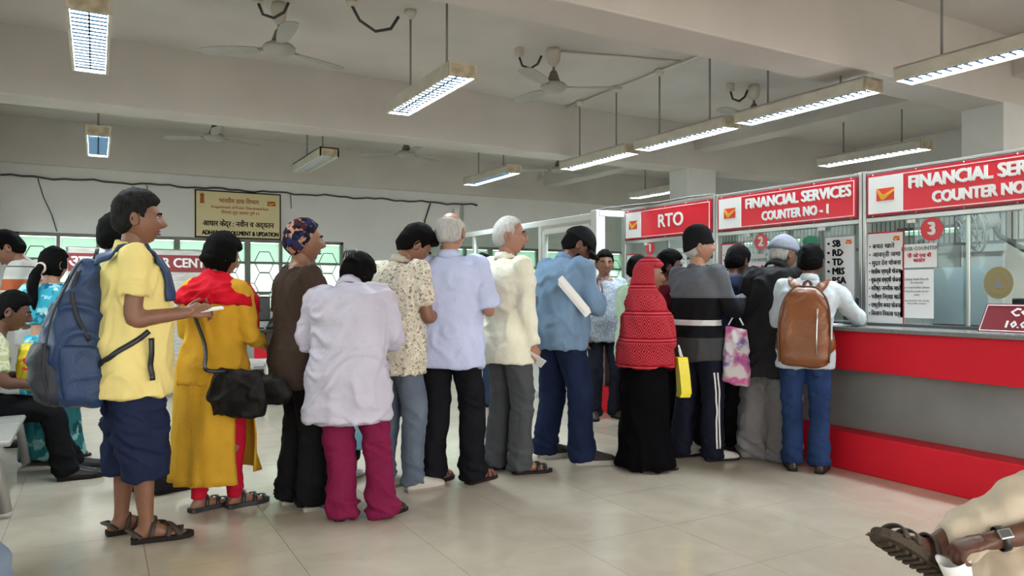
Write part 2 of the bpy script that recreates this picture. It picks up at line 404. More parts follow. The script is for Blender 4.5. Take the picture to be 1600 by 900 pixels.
lamps = [(-.03,4.78,'lit tube lamp above the man with the blue backpack, nearest the left wall'),
 (2.06,4.88,'lit tube lamp hanging alone above the lavender jacket, beside the black cable loop'),
 (4.67,2.41,'lit tube lamp nearest the camera in the row above the counter'),
 (4.67,3.80,'lit tube lamp second in the row above the counter, under the near beam'),
 (4.67,5.10,'lit tube lamp third in the row above the counter'),
 (4.67,6.43,'lit tube lamp last in the row above the counter'),
 (.02,8.10,'small lit tube lamp in the far bay near the left wall'),
 (4.25,8.08,'lit tube lamp in the far bay above the glass partition'),
 (7.02,4.85,'lit tube lamp behind the counter signs beside the near column'),
 (6.98,8.10,'lit tube lamp behind the counter beside the far column'),
 (2.08,8.08,'unlit tube lamp in the far bay above the cream board')]
p = None
for i,(x,y,lab) in enumerate(lamps):
    if i == 0 or i == 10: o = p = make_lamp(i == 0)
    else: o = copy_tree(p)
    o.location = (x,y,2.60); tag(o, lab, 'lamp', GL)
# ================================================================ ceiling fans
def make_fan():
    """origin on the ceiling"""
    t = empty('ceiling_fan')
    MB().lathe([(.02,-.16),(.05,-.12),(.062,-.04),(.05,-.003)],n=16).build('canopy', 'ivory', t, smooth=True)
    MB().cyl((0,0,-.14),(0,0,-.235),.012,8).build('down_rod', 'rod', t, smooth=True)
    MB().lathe([(.018,-.19),(.03,-.205),(.052,-.27),(.058,-.292),(.02,-.298)],n=16).build('bell', 'fanh', t, smooth=True)
    MB().lathe([(.02,-.298),(.095,-.305),(.118,-.325),(.115,-.345),(.085,-.372),(.02,-.385)],n=24).build('motor', 'fanb', t, smooth=True)
    for k in range(3):
        a = 2*PI*k/3; R = Matrix.Rotation(a,3,'Z'); mb = MB(); rows = []
        for r,hw,tw in ((.16,.035,.12),(.24,.050,.12),(.36,.062,.11),(.50,.066,.09),(.57,.058,.08),(.60,.030,.08)):
            ring = []
            for yy,zz in ((-1,-.003),(1,-.003),(1,.003),(-1,.003)):
                ring.append(R@Vector((r, yy*hw, -.335+zz+yy*hw*tw*1.6)))
            rows.append(ring)
        bl = mb.rings(rows).build('blade', 'fanb', t)
        MB().obox(R@Vector((.14,0,-.333)), R@Vector((.05,0,0)), R@Vector((0,.016,.003)), (0,0,.004)).build('blade_arm', 'rod', bl)
    return t
GF = 'ceiling fans in two rows'
fans = [(1.17,5.55,25,'ceiling fan nearest the camera, above the mustard kurta'),(3.47,5.42,-27,'ceiling fan between two beams above the denim shirt, three blades fully seen'),(5.87,5.37,70,'ceiling fan mostly hidden behind the lamps above the counter'),
        (1.19,9.10,26,'small ceiling fan in the far bay beside the small lit lamp'),(3.50,9.00,26,'ceiling fan in the far bay above the unlit lamp and partition'),(5.88,9.05,20,'ceiling fan in the far bay behind the last lamp of the row')]
fan = None
for x,y,a,lab in fans:
    o = fan = make_fan() if fan is None else copy_tree(fan)
    o.location = (x,y,ZC); o.rotation_euler = (0,0,math.radians(a)); tag(o, lab, 'ceiling fan', GF)
# ceiling boxes, loop of cable and conduit
for (x,y),lab in (((3.20,5.55),'black cable loop at the fan canopy above the denim shirt'),((5.62,5.45),'black cable loop at the half hidden fan above the counter'),((1.0,5.42),'dark cable loop at the nearest ceiling fan')):
    t = empty('fan_regulator_box', (x,y,ZC), label=lab, cat='cable', group='cable boxes at the fans')
    MB().box((-.03,-.03,-.08),(.03,.03,0)).build('junction_box', 'ivory', t, bevel=.008)
    MB().tube([(0,0,-.08),(.03,0,-.15),(.10,-.02,-.17),(.17,-.03,-.12),(.20,-.04,-.05)],.011,6).build('cable', 'cable', t, smooth=True)
t = empty('cable_loop', (1.62,5.25,ZC), label='black cable loop from a ceiling box to the lone lamp', cat='cable')
MB().lathe([(.03,-.04),(.04,-.02),(.04,0)],n=14).build('junction_box', 'ivory', t, smooth=True)
MB().tube([(0,0,-.03),(.06,0,-.13),(.18,0,-.19),(.30,0,-.15),(.36,.0,-.05)],.012,6).build('cable', 'cable', t, smooth=True)
t = empty('ceiling_plate', (1.9,4.75,ZC), label='round white plate on the ceiling beside the lone lamp', cat='plate')
MB().lathe([(.085,-.006),(.09,0)],n=24).build('disc', 'ceil', t); MB().ell((.0,0,-.008),(.03,.012,.008)).build('hook', 'rod', t, smooth=True)
t = empty('ceiling_conduit', (4.67,3.66,ZC), label='white conduit pipe along the ceiling above the row of lamps', cat='pipe')
MB().cyl((0,0,-.022),(0,3.35,-.022),.014,8).build('pipe', 'pvc', t, smooth=True)
for y in (.1,1.1,2.44,3.1): MB().lathe([(.02,-.06),(.04,-.045),(.04,-.01)],(0,y,0),12).build('junction_box', 'pvc', t, smooth=True)
t = empty('ceiling_conduit', (3.55,5.42,ZC), label='thin conduit on the ceiling from the fan to the lamp row', cat='pipe')
MB().cyl((0,0,-.012),(1.1,-.30,-.012),.009,6).build('pipe', 'ceil', t, smooth=True)

# ================================================================ the counter
CX = 4.45; C0, C1 = .6, 6.08
ct = empty('service_counter', (CX,C1,0), label='long red service counter with grey middle panel and granite ledge', cat='counter')
def cbox(a,b,nm,m,bev=.004): return MB().box(Vector(a)-ct.location,Vector(b)-ct.location).build(nm, m, ct, bevel=bev)
cbox((CX,C0,0),(5.25,C1,.262),'plinth','red',.01)
cbox((CX+.16,C0+.02,.262),(5.2,C1-.03,.69),'middle_panel','darkpanel')
ys = [C0,2.05,3.45,4.80,C1]
for a,b in zip(ys[:-1],ys[1:]): cbox((CX,a+.002,.685),(5.2,b-.002,.95),'red_panel','red',.006)
for a,b in zip(ys[:-1],ys[1:]): cbox((CX-.04,a+.001,.95),(5.45,b-.001,.98),'ledge','granite',.006)

# screens of glass with sign boxes above the ledge
GX = 4.76; posts = [6.06,4.766,3.339,1.93,.62]; SZ0, SZ1 = 1.735, 2.035
sc_ = empty('counter_screen', (GX,posts[0],.98), label='steel framed glass screen standing on the counter ledge', cat='screen')
def sbox(a,b,nm,m,bev=.003): return MB().box(Vector(a)-sc_.location,Vector(b)-sc_.location).build(nm, m, sc_, bevel=bev)
for y in posts:
    for d in (-.028,.004): sbox((GX-.03,y+d,.98),(GX+.03,y+d+.026,2.065),'post','steel')
for a,b in zip(posts[:-1],posts[1:]):
    sbox((GX-.03,b+.03,SZ1+.005),(GX+.03,a-.03,2.06),'top_rail','steel')
    sbox((GX-.03,b+.03,SZ0-.035),(GX+.03,a-.03,SZ0-.003),'middle_rail','steel')
    sbox((GX-.02,b+.03,.98),(GX+.02,a-.03,1.0),'bottom_rail','dgrey')
    mid = (a+b)/2
    sbox((GX-.004,mid+.006,1.0),(GX+.004,a-.03,SZ0-.035),'pane','clear',0)
    sbox((GX+.012,b+.03,1.0),(GX+.020,mid+.03,SZ0-.035),'pane','clear',0)
    sbox((GX+.006,mid-.012,1.0),(GX+.024,mid+.012,SZ0-.035),'pane_edge','steel')
    for yy in (a-.35,b+.35): sbox((GX-.03,yy-.025,SZ0-.06),(GX-.004,yy+.025,SZ0-.035),'clip','white')

def logo(parent, y, z, wd, x):
    """winged letter mark: red field with a yellow swoosh; centre y, z, width, plane x (parent space)"""
    h = wd*.66
    F = lambda u,v,d: (x-d, y-u*wd, z+v*h)
    MB().prism([(-.5,.5),(.5,.5),(.5,-.5),(-.5,-.5)], F, 0, .0015).build('emblem_field', 'logoR', parent)
    MB().prism([(-.5,.5),(-.38,.42),(-.12,-.05),(.5,.38),(.5,.22),(-.05,-.42),(-.22,-.42),(-.42,.12)][::-1], F, .0015, .003).build('emblem_swoosh', 'logoY', parent)
    MB().prism([(-.44,.40),(-.18,-.16),(.0,-.22),(.42,.16),(-.06,-.05),(-.22,.12)][::-1], F, .0028, .004).build('emblem_wing', 'logoY', parent)
def sign(a, b, label, lines, lw):
    t = empty('counter_sign', (GX-.034,(a+b)/2,SZ0), label=label, cat='sign', group='red signs above the counter')
    w = (a-b)/2-.035; h = SZ1-SZ0
    MB().box((-.002,-w,0),(.03,w,h)).build('frame', 'maroon', t, bevel=.004)
    f = MB(); f.box((-.008,-w+.012,.014),(-.002,w-.012,h-.014)); f.build('panel', 'signred', t)
    e = MB(); q = .022; s = .005
    e.box((-.0095,-w+q,q),(-.008,w-q,q+s)).box((-.0095,-w+q,h-q-s),(-.008,w-q,h-q)).box((-.0095,-w+q,q),(-.008,-w+q+s,h-q)).box((-.0095,w-q-s,q),(-.008,w-q,h-q))
    e.build('white_outline', 'signwhite', t)
    MB().box((-.0105,w-lw,q),(-.008,w-q,h-q)).build('emblem_panel', 'signwhite', t)
    logo(t, w-q-(lw-q)/2, h/2+.0, min(.13,lw*.58), -.0105)
    for k in range(5):
        for zz in (.007,h-.007): MB().ell((-.003,-w+.05+(2*w-.1)*k/4,zz),(.004,.005,.005),8,5).build('screw', 'steel', t, smooth=True)
    my = (w-lw-w)/2*1.0
    for (s_,sz,z,width,bold,dy) in lines:
        text('lettering', s_, sz, 'signwhite', t, (-.0095, my+dy, z), FX, bold=bold, width=width)
    return t
sign(posts[0],posts[1],'red sign reading RTO with a small emblem at its end',[('RTO',.175,.152,.34,.011,.05)],.26)
sign(posts[1],posts[2],'red sign reading financial services counter no 1',[('FINANCIAL SERVICES',.115,.205,.98,.013,0),('COUNTER NO - 1',.100,.090,.62,.012,0)],.275)
sign(posts[2],posts[3],'red sign reading financial services counter no 2, cut by the picture edge',[('FINANCIAL SERVICES',.115,.205,.98,.013,0),('COUNTER NO - 2',.100,.090,.66,.012,0)],.275)
# top edge wires lying on the partition corner
cable_run('loose_wires', [(4.55,6.3,2.06),(4.60,6.15,2.075),(4.70,5.9,2.085),(4.74,5.5,2.075),(4.75,5.1,2.085),(4.76,4.8,2.073)], .009, 'cable', 'tangle of dark wires lying on top of the screen beside the RTO sign')

# number discs, posters and notices stuck to the glass
PX = GX-.006
def sheet(name, x0, y0, x1, y1, label, cat, m='paper', border=None, group=None, X=PX, lean=0):
    ya,za = on_x(x0,(y0+0),X); yb_,zb = on_x(x1,y1,X)
    # keep the sheet upright: heights are taken at its middle
    xm = (x0+x1)/2; _,zt = on_x(xm,y0,X); _,zb = on_x(xm,y1,X)
    t = empty(name, (X,(ya+yb_)/2,zb), label=label, cat=cat, group=group); w = (ya-yb_)/2; h = zt-zb
    MB().box((-.0012,-w,0),(0,w,h)).build('sheet', m, t)
    if border:
        s = .010; e = MB()
        e.box((-.0018,-w,0),(-.0011,w,s)).box((-.0018,-w,h-s),(-.0011,w,h)).box((-.0018,-w,0),(-.0011,-w+s,h)).box((-.0018,w-s,0),(-.0011,w,h)); e.build('border', border, t)
    return t, w, h
for n_,px,py,r in (('1',1016,388,.068),('2',1189,378,.069),('3',1456,358,.076)):
    y,z = on_x(px,py,PX); t = empty('number_disc', (PX,y,z), label='round red disc with a white %s on the counter glass' % {'1':'one','2':'two','3':'three'}[n_], cat='sign', group='number discs on the glass')
    MB().prism([(r*math.cos(2*PI*k/28),r*math.sin(2*PI*k/28)) for k in range(28)], lambda u,v,d: (-d,u,v), 0,.002).build('disc', 'signred', t)
    text('number', n_, r*1.5, 'signwhite', t, (-.003,0,0), FX, bold=.012)
LINES = ['• बचत खाते','• आवर्ती जमा','• मुदत ठेव योजना','• मासीक प्राप्ती योजना','• सुकन्या समृद्धी योजना','• वरीष्ठ नागरीक खाते','• भवीष्य निर्वाह खाते','• राष्ट्रीय बचत योजना','• किसान विकास पत्र']
LINES[6] = '• भवीष्य िनर्वाह खाते'; LINES[8] = '• िकसान िवकास पत्र'
def list_poster(x0,y0,x1,y1,label,lines,border,size,bold,step=None,top=.10):
    t,w,h = sheet('list_poster',x0,y0,x1,y1,label,'poster',border=border,group='service lists on the glass')
    st = step or (h-.06-top*.6)/len(lines)
    for k,s in enumerate(lines):
        text('line', s, size, 'ink', t, (-.002, w-.025, h-top-st*k), FX, align='LEFT', bold=bold, thick=.0004, maxw=2*w-.05)
    logo(t, -w+.055, h-.05, .045, -.0015)
    return t
list_poster(1353,362,1413,508,'red edged list of services beside the disc with three',LINES,'inkred',.044,.0022)
list_poster(1127,380,1163,476,'red edged list of services behind the black beanie',LINES,'inkred',.044,.0022)
list_poster(1288,368,1337,470,'silver edged list of five short codes above the brown backpack',['• SB','• RD','• TD','• MIS','• PSA'],'grey',.070,.008,top=.06,step=.068)
t,w,h = sheet('blank_poster',973,397,1002,470,'white poster beside the disc with one, behind the red headscarf','poster',border='inkred'); logo(t,-w+.06,h-.06,.05,-.0015)
def notice(x0,y0,x1,y1,label,lines):
    t,w,h = sheet('paper_notice',x0,y0,x1,y1,label,'notice',group='paper notices on the glass')
    for s,sz,z,m,b in lines: text('line', s, sz, m, t, (-.0018,0,h*z), FX, bold=b, thick=.0003)
notice(1410,381,1464,418,'paper notice headed POSB counter below the disc with three',[('POSB COUNTER',.034,.80,'inkgrey',.003),('पी ओ एस बी',.034,.50,'inkred',.003),('काउंटर',.032,.30,'inkred',.003)])
notice(1407,421,1459,497,'paper notice in small grey print below the POSB notice',[('Savings Bank Branch',.020,.80,'inkgrey',.001),('documents',.020,.73,'inkgrey',.001),('account holder please',.020,.63,'inkgrey',.001),('bring the passbook for',.018,.55,'inkgrey',.0005),('entry',.018,.48,'inkgrey',.0005),('deposit before the closing',.016,.36,'inkgrey',.0005),('time of the counter',.016,.30,'inkgrey',.0005)])
notice(1163,397,1196,446,'paper notice with red print below the disc with two',[('POSB COUNTER',.036,.80,'inkgrey',.003),('पी ओ एस बी',.040,.55,'inkred',.004),('काउंटर',.036,.34,'inkred',.003)])
notice(1055,388,1073,430,'narrow paper notice on the glass beside the black beanie',[('NOTICE',.03,.82,'inkgrey',.002),('documents',.025,.6,'inkgrey',.001),('required',.025,.45,'inkgrey',.001)])
# maroon opening hours plate standing on the ledge
y0,z0 = on_x(1524,517,4.60); y1_ = 1.55
t = empty('hours_plate', (4.62,(y0+y1_)/2,.98), label='maroon plate with the counter opening hours standing on the ledge', cat='sign'); w = (y0-y1_)/2
MB().prism([(-w,.0),(w,.0),(w-.035,.165),(-w+.035,.165)], lambda u,v,d: (-d+v*.25,u,v),-.006,.0).build('plate', 'maroon', t)
e = MB()
for (a,b) in (((w-.012,.008),(w-.042,.157)),((-w+.012,.008),(-w+.042,.157)),((w-.012,.008),(-w+.012,.008)),((w-.042,.157),(-w+.042,.157))):
    e.tube([(-.002+a[1]*.25,a[0],a[1]),(-.002+b[1]*.25,b[0],b[1])],.0022,4)
e.build('white_outline', 'signwhite', t)
R = Matrix.Rotation(.245,3,'Y')@FX
text('lettering','COUNTER TIME',.068,'signwhite',t,(-.001+.115*.25,0.03,.115),R,bold=.006,width=.55,shear=.15)
text('lettering','10.00AM TO 18.00PM',.058,'signwhite',t,(-.001+.045*.25,0,.045),R,bold=.005,width=.66,shear=.15)
# sticker things on the glass
y,z = on_x(1560,442,PX); t = empty('seal_sticker', (PX,y,z), label='round gold seal sticker on the glass above the hours plate', cat='sticker')
for r,m,d in ((.085,'gold',.0008),(.064,'inkgrey',.0014),(.058,'gold',.002)): MB().prism([(r*math.cos(2*PI*k/24),r*math.sin(2*PI*k/24)*1.15) for k in range(24)], lambda u,v,dd: (-dd,u,v),0,d).build('ring', m, t)
MB().prism([(-.03,-.03),(.03,-.03),(0,.04)], lambda u,v,d: (-d,u,v),0,.003).build('figure', 'inkgrey', t)
y,z = on_x(1266,377,PX); tag(MB().prism([(.07*math.cos(2*PI*k/20),.045*math.sin(2*PI*k/20)) for k in range(20)], lambda u,v,d: (PX-d,y+u,z+v),0,.001).build('oval_sticker', 'green'), 'oval green sticker on the glass near the list of codes', 'sticker')

# ================================================================ glass partition behind the queue
PT = 4.45; pt = empty('glass_partition', (PT,6.1,0), label='cream aluminium partition with large glass panes running to the back wall', cat='partition')
def pbox(a,b,nm,m,bev=.004): return MB().box(Vector(a)-pt.location,Vector(b)-pt.location).build(nm, m, pt, bevel=bev)
for y in (6.12,7.20,8.90,10.70): pbox((PT-.03,y-.03,0),(PT+.03,y+.03,2.02),'post','alu')
pbox((PT-.06,6.06,0),(PT+.05,6.16,2.04),'corner_post','alu',.006)
pbox((PT-.035,6.16,1.955),(PT+.035,10.70,2.02),'top_rail','alu'); pbox((PT-.03,7.23,.80),(PT+.03,10.67,.86),'middle_rail','alu'); pbox((PT-.03,6.16,.0),(PT+.03,10.67,.08),'bottom_rail','alu')
for a,b in ((7.23,8.87),(8.93,10.67)):
    pbox((PT-.008,a,.08),(PT+.008,b,.80),'lower_panel','white',0); pbox((PT-.004,a,.86),(PT+.004,b,1.955),'pane','part',0)
for y in (6.21,7.13): pbox((PT-.025,y-.025,.08),(PT+.025,y+.025,1.90),'door_stile','alu')
for z in (.08,.82,1.86): pbox((PT-.025,6.23,z),(PT+.025,7.11,z+.06),'door_rail','alu')
pbox((PT-.006,6.23,.14),(PT+.006,7.11,.82),'door_panel','white',0); pbox((PT-.004,6.23,.88),(PT+.004,7.11,1.86),'pane','part',0)
pbox((PT+.05,6.08,0),(4.73,6.11,.9),'side_panel','darkpanel'); pbox((PT+.05,6.09,.9),(4.73,6.10,2.0),'pane','part',0)
pbox((PT-.03,6.05,1.98),(4.73,6.13,2.04),'side_rail','alu')
y,z = on_x(923,368,PT-.01); t = empty('red_notice', (PT-.02,y,z-.12), label='small red notice on the glass partition beside its corner post', cat='notice')
MB().box((0,-.12,0),(.008,.12,.24)).build('plate', 'signred', t); logo(t,0,.15,.12,-.001)
for k in range(2): MB().box((-.001,-.09,.035+k*.03),(0,.09,.050+k*.03)).build('line', 'signwhite', t)

# ================================================================ behind the counter
def grille_of_bars(X, ya, yb_, z0, z1, label):
    t = empty('hanging_grille', (X,ya,z0), label=label, cat='grille'); n = int((ya-yb_)/.045); mb = MB()
    for k in range(n+1): mb.cyl((0,-k*.045,0),(0,-k*.045,z1-z0),.006,5)
    tag(mb.build('bars', 'dgrey', t), kind='stuff')
    for z in (0,z1-z0): MB().box((-.012,yb_-ya,z-.012),(.012,0,z+.012)).build('rail', 'dgrey', t)
grille_of_bars(6.35,6.9,2.2,1.62,2.0,'row of thin dark bars hanging behind the counter glass')
for x,y,lab in ((8.9,4.2,'grey steel cupboard behind counter three, near the right wall'),(8.9,5.3,'grey steel cupboard behind counter two, near the right wall'),(8.7,7.4,'grey steel cupboard deepest behind the counter')):
    t = empty('steel_cupboard', (x,y,0), label=lab, cat='cupboard', group='steel cupboards in the office')
    MB().box((-.25,-.45,.05),(.25,.45,1.9)).build('body', 'grey', t, bevel=.01)
    for s in (-1,1):
        d = MB().box((-.262,s*.225-.215,.1),(-.25,s*.225+.215,1.86)).build('door', 'grey', t, bevel=.004)
        MB().box((-.28,s*.04-.01,.95),(-.262,s*.04+.01,1.08)).build('handle', 'steel', d)
    MB().box((-.24,-.44,0),(.24,.44,.05)).build('base', 'dgrey', t)
for y,lab in ((2.6,'grey office desk behind counter three'),(4.0,'grey office desk behind counter two'),(5.4,'grey office desk behind the RTO counter')):
    t = empty('office_desk', (6.0,y,0), label=lab, cat='desk', group='office desks')
    MB().box((-.35,-.5,.72),(.35,.5,.75)).build('desk_top', 'grey', t, bevel=.004)
    for sx in (-1,1):
        for sy in (-1,1): MB().box((sx*.32-.02,sy*.47-.02,0),(sx*.32+.02,sy*.47+.02,.72)).build('leg', 'dgrey', t)
    mo = empty('monitor', (5.85,y+.05,.75), label=lab.replace('grey office desk','black monitor back'), cat='monitor', group='office monitors')
    MB().box((-.02,-.26,.10),(.02,.26,.42)).build('screen_case', 'black', mo, bevel=.008)
    MB().cyl((.02,0,.0),(.02,0,.2),.02).build('stem', 'black', mo); MB().box((-.09,-.13,0),(.11,.13,.015)).build('foot', 'black', mo)
y,z = on_x(1500,455,4.98); t = empty('white_board', (4.98,y,.98), label='pale board standing behind the glass below the wall fan', cat='board')
MB().box((0,-.175,.0),(.012,.175,.40)).build('panel', 'pale', t); MB().box((-.002,-.18,0),(.014,.18,.02)).build('foot_rail', 'dgrey', t)
# wall fan on the near column
y,z = on_x(1500,352,5.5); t = empty('wall_fan', (5.62,y,z), label='grey wall fan behind the glass beside the disc with three', cat='fan')
F = Matrix.Rotation(-.75,3,'Z')@Matrix.Rotation(-.25,3,'Y')
for r in (.06,.12,.165,.2):
    MB().tube([F@Vector((-.08+.10*(r/.2)**2,r*math.cos(2*PI*k/28),r*math.sin(2*PI*k/28))) for k in range(28)],.004 if r<.2 else .010,5,closed=True).build('guard_ring', 'grey', t, smooth=True)
wr = MB()
for k in range(24):
    a = 2*PI*k/24; wr.tube([F@Vector((-.08+.10*(q/.2)**2,q*math.cos(a),q*math.sin(a))) for q in (.02,.08,.14,.2)],.0022,4); wr.tube([F@Vector((.11-.09*(q/.2)**2,q*math.cos(a),q*math.sin(a))) for q in (.02,.08,.14,.2)],.0022,4)
tag(wr.build('guard_wire', 'grey', t), kind='stuff')
for k in range(3):
    a = 2*PI*k/3; d = Vector((0,math.cos(a),math.sin(a))); e_ = Vector((.3,-math.sin(a),math.cos(a)))
    MB().rings([[F@(d*r+e_*(s*h)+Vector((q,0,0))) for s,q in ((-1,-.002),(1,-.002),(1,.002),(-1,.002))] for r,h in ((.03,.02),(.09,.05),(.15,.055),(.18,.03))]).build('blade', 'dgrey', t)
MB().tube([F@Vector((0,0,0)),F@Vector((.08,0,0)),F@Vector((.19,0,0))],[.035,.06,.05],14).build('motor', 'grey', t, smooth=True)
MB().tube([F@Vector((.15,0,0)),F@Vector((.17,0,-.12)),(.45,-.20,-.2),(.88,-.20,-.2)],[.02,.018,.02,.03],8).build('bracket', 'dgrey', t, smooth=True)

# ================================================================ board above the window
x0,zt = on_y(304,296,YB); x1_,_ = on_y(438,305,YB); _,zb = on_y(310,371,YB)
bd = empty('notice_board', ((x0+x1_)/2,YB,zb), label='cream board in Hindi and English for enrollment above the back window', cat='sign'); w = (x1_-x0)/2; h = zt-zb
MB().box((-w,-.035,0),(w,-.002,h)).build('panel', 'boardY', bd, bevel=.003)
e = MB(); s = .016
e.box((-w,-.04,h-s),(w,-.03,h)).box((-w,-.04,0),(-w+s,-.03,h)).box((w-s,-.04,0),(w,-.03,h)).box((-w,-.04,0),(w,-.03,s)); e.build('frame', 'ink', bd)
text('lettering','भारतीय डाक िवभाग',.085,'inkbrown',bd,(0,-.036,h*.79),FY,bold=.004,width=.52)
text('lettering','Department of Posts Chinchwad East',.05,'inkbrown',bd,(.02,-.036,h*.655),FY,bold=.004,width=.75)
text('lettering','िचंचवड पूर्व डाकघर पुणे १९',.055,'inkbrown',bd,(.02,-.036,h*.545),FY,bold=.003,width=.50)
text('lettering','आधार केंद्र : नवीन व अद्यतन',.105,'ink',bd,(0,-.036,h*.30),FY,bold=.006,width=.93)
text('lettering','ADHAR : ENROLLMENT & UPDATION',.085,'ink',bd,(.03,-.036,h*.105),FY,bold=.008,width=1.0)
em = MB(); em.lathe([(.03,0),(.022,.03),(.026,.05),(.02,.09),(.03,.11),(.012,.135)],(-w+.09,-.036,h*.72),10); em.build('lion_emblem', 'inkbrown', bd)
F_ = lambda u,v,d: (w-.13+u*.11,-.036-d,h*.78+v*.065)
MB().prism([(-.5,.5),(.5,.5),(.5,-.5),(-.5,-.5)][::-1],F_,0,.002).build('mail_emblem', 'inkbrown', bd); MB().prism([(-.42,.4),(-.1,-.1),(.45,.3),(.45,.15),(-.05,-.38),(-.25,-.3)],F_,.002,.004).build('emblem_swoosh', 'logoY', bd)

# ================================================================ banner, desk and things at the back
M['bannerR'] = mat('banner_maroon', (.28,.03,.035), .5); M['bannerP'] = mat('banner_print', (.62,.60,.56), .5, var=.25, vscale=7, stretch=(1,1,6))
bn = empty('banner_stand', (.52,9.3,0), label='wide printed banner with a maroon heading band in front of the window', cat='banner')
MB().box((-.78,-.004,.06),(.78,.004,1.69)).build('sheet', 'bannerP', bn); MB().box((-.78,-.008,1.44),(.78,-.004,1.635)).build('heading_band', 'bannerR', bn)
text('lettering','आधार',.19,'signwhite',bn,(-.56,-.009,1.535),FY,bold=.010); text('lettering','AADHAR CENTRE',.15,'signwhite',bn,(.21,-.009,1.54),FY,bold=.010,width=1.05)
for s in (-1,1):
    MB().cyl((s*.79,.01,0),(s*.79,.01,1.70),.012,8).build('pole', 'steel', bn, smooth=True); MB().box((s*.79-.03,-.22,0),(s*.79+.03,.22,.02)).build('foot', 'steel', bn)
for z in (.06,1.69): MB().cyl((-.79,.01,z),(.79,.01,z),.012,8).build('cross_bar', 'steel', bn, smooth=True)
dk = empty('wooden_desk', (2.45,9.55,0), label='dark wooden desk with monitors in front of the back window', cat='desk')
MB().box((-.95,-.33,.72),(.95,.33,.755)).build('desk_top', 'wood', dk, bevel=.005)
for sx in (-1,1):
    for sy in (-1,1): MB().box((sx*.60-.045,sy*.28-.04,0),(sx*.60+.045,sy*.28+.04,.72)).build('leg', 'wood', dk, bevel=.004)
MB().box((-.60,.26,.45),(.60,.29,.72)).build('back_panel', 'wood', dk); MB().box((-.6,-.28,.18),(.6,.28,.20)).build('shelf', 'wood', dk)
for x,rz,lab in ((1.70,.25,'dark monitor on the wooden desk beside the mustard kurta'),(2.26,-.1,'dark monitor on the wooden desk next to the window mullion')):
    mo = empty('monitor', (x,9.55,.755), rz, lab, 'monitor', 'monitors on the wooden desk')
    MB().box((-.21,-.03,.09),(.21,.02,.40)).build('screen_case', 'black', mo, bevel=.01); MB().box((-.195,-.033,.11),(.195,-.03,.38)).build('screen', 'dgrey', mo)
    MB().cyl((0,.02,0),(0,.02,.15),.022).build('stem', 'black', mo); MB().box((-.11,-.07,0),(.11,.09,.014)).build('foot', 'black', mo, bevel=.004)
for x,y,r,lab in ((1.99,9.40,.0,'black bag slumped on the wooden desk'),):
    bg = empty('desk_bag', (x,y,.755), 0, lab, 'bag')
    MB().rings([[((.17-.03*k)*math.cos(2*PI*j/16)*(1+.08*math.sin(3*j)), (.11-.02*k)*math.sin(2*PI*j/16), z) for j in range(16)] for k,z in enumerate((0,.06,.12,.15))]).build('body', 'black', bg, smooth=True)
    MB().tube([(-.08,0,.14),(-.05,0,.2),(.05,0,.2),(.08,0,.14)],.008,6).build('handle', 'black', bg, smooth=True)
pc = empty('printer_stand', (1.72,8.95,0), label='low stand with a white printer beside the wooden desk', cat='stand')
for sx in (-1,1):
    for sy in (-1,1): MB().box((sx*.2-.015,sy*.16-.015,0),(sx*.2+.015,sy*.16+.015,.30)).build('leg', 'black', pc)
MB().box((-.22,-.18,.30),(.22,.18,.32)).build('shelf', 'black', pc)
pr = empty('printer', (1.72,8.95,.32), label='white printer on the low stand beside the desk', cat='printer')
MB().box((-.19,-.15,0),(.19,.15,.11)).build('body', 'white', pr, bevel=.015); MB().box((-.15,-.17,.03),(.15,-.15,.045)).build('paper_tray', 'grey', pr)
tag(MB().box((1.62,9.0,.431),(1.82,9.06,.56)).build('red_file', 'red', bevel=.004), 'red file standing on the white printer', 'file')
chx = empty('plastic_chair', (1.36,8.35,0), 2.3, 'pale grey plastic chair beside the woman in the mustard kurta', 'chair')
MB().box((-.22,-.2,.43),(.22,.22,.46)).build('seat', 'pvc', chx, bevel=.012)
for sx in (-1,1):
    MB().tube([(sx*.2,.2,0),(sx*.2,.2,.45),(sx*.2,.24,.7),(sx*.19,.28,.93)],.024,8).build('back_leg', 'pvc', chx, smooth=True); MB().cyl((sx*.2,-.18,0),(sx*.19,-.17,.45),.024,8).build('front_leg', 'pvc', chx, smooth=True)
MB().tube([(-.19,.28,.93),(0,.30,.96),(.19,.28,.93)],.03,8).build('back_rail', 'pvc', chx, smooth=True)
for k in range(4): MB().tube([(-.12+.08*k,.22,.46),(-.12+.08*k,.29,.94)],.014,6).build('back_slat', 'pvc', chx, smooth=True)
# waiting bench along the left wall
M['bench'] = mat('bench_grey', (.36,.35,.33), .45, .3)
for y0_,lab in ((2.2,'grey waiting bench along the left wall beside the camera'),(4.55,'grey waiting bench along the left wall under the man in black trousers')):
    bn2 = empty('waiting_bench', (-.62,y0_,0), label=lab, cat='bench', group='waiting benches')
    for k in range(3): MB().box((-.22,.02+k*.6,.42),(.24,.58+k*.6,.45)).build('seat', 'bench', bn2, bevel=.012)
    for k in range(3): MB().box((-.30,.02+k*.6,.52),(-.26,.58+k*.6,.88)).build('backrest', 'bench', bn2, bevel=.012)
    MB().box((-.04,0,.36),(.04,1.8,.42)).build('beam', 'dgrey', bn2)
    for y in (.25,1.55):
        MB().tube([(-.24,y,.02),(-.1,y,.05),(0,y,.38),(.16,y,.30),(.20,y,.03)],.028,8).build('leg', 'bench', bn2, smooth=True)
        MB().tube([(-.05,y,.40),(-.26,y,.46),(-.28,y,.85)],.022,8).build('back_post', 'bench', bn2, smooth=True)
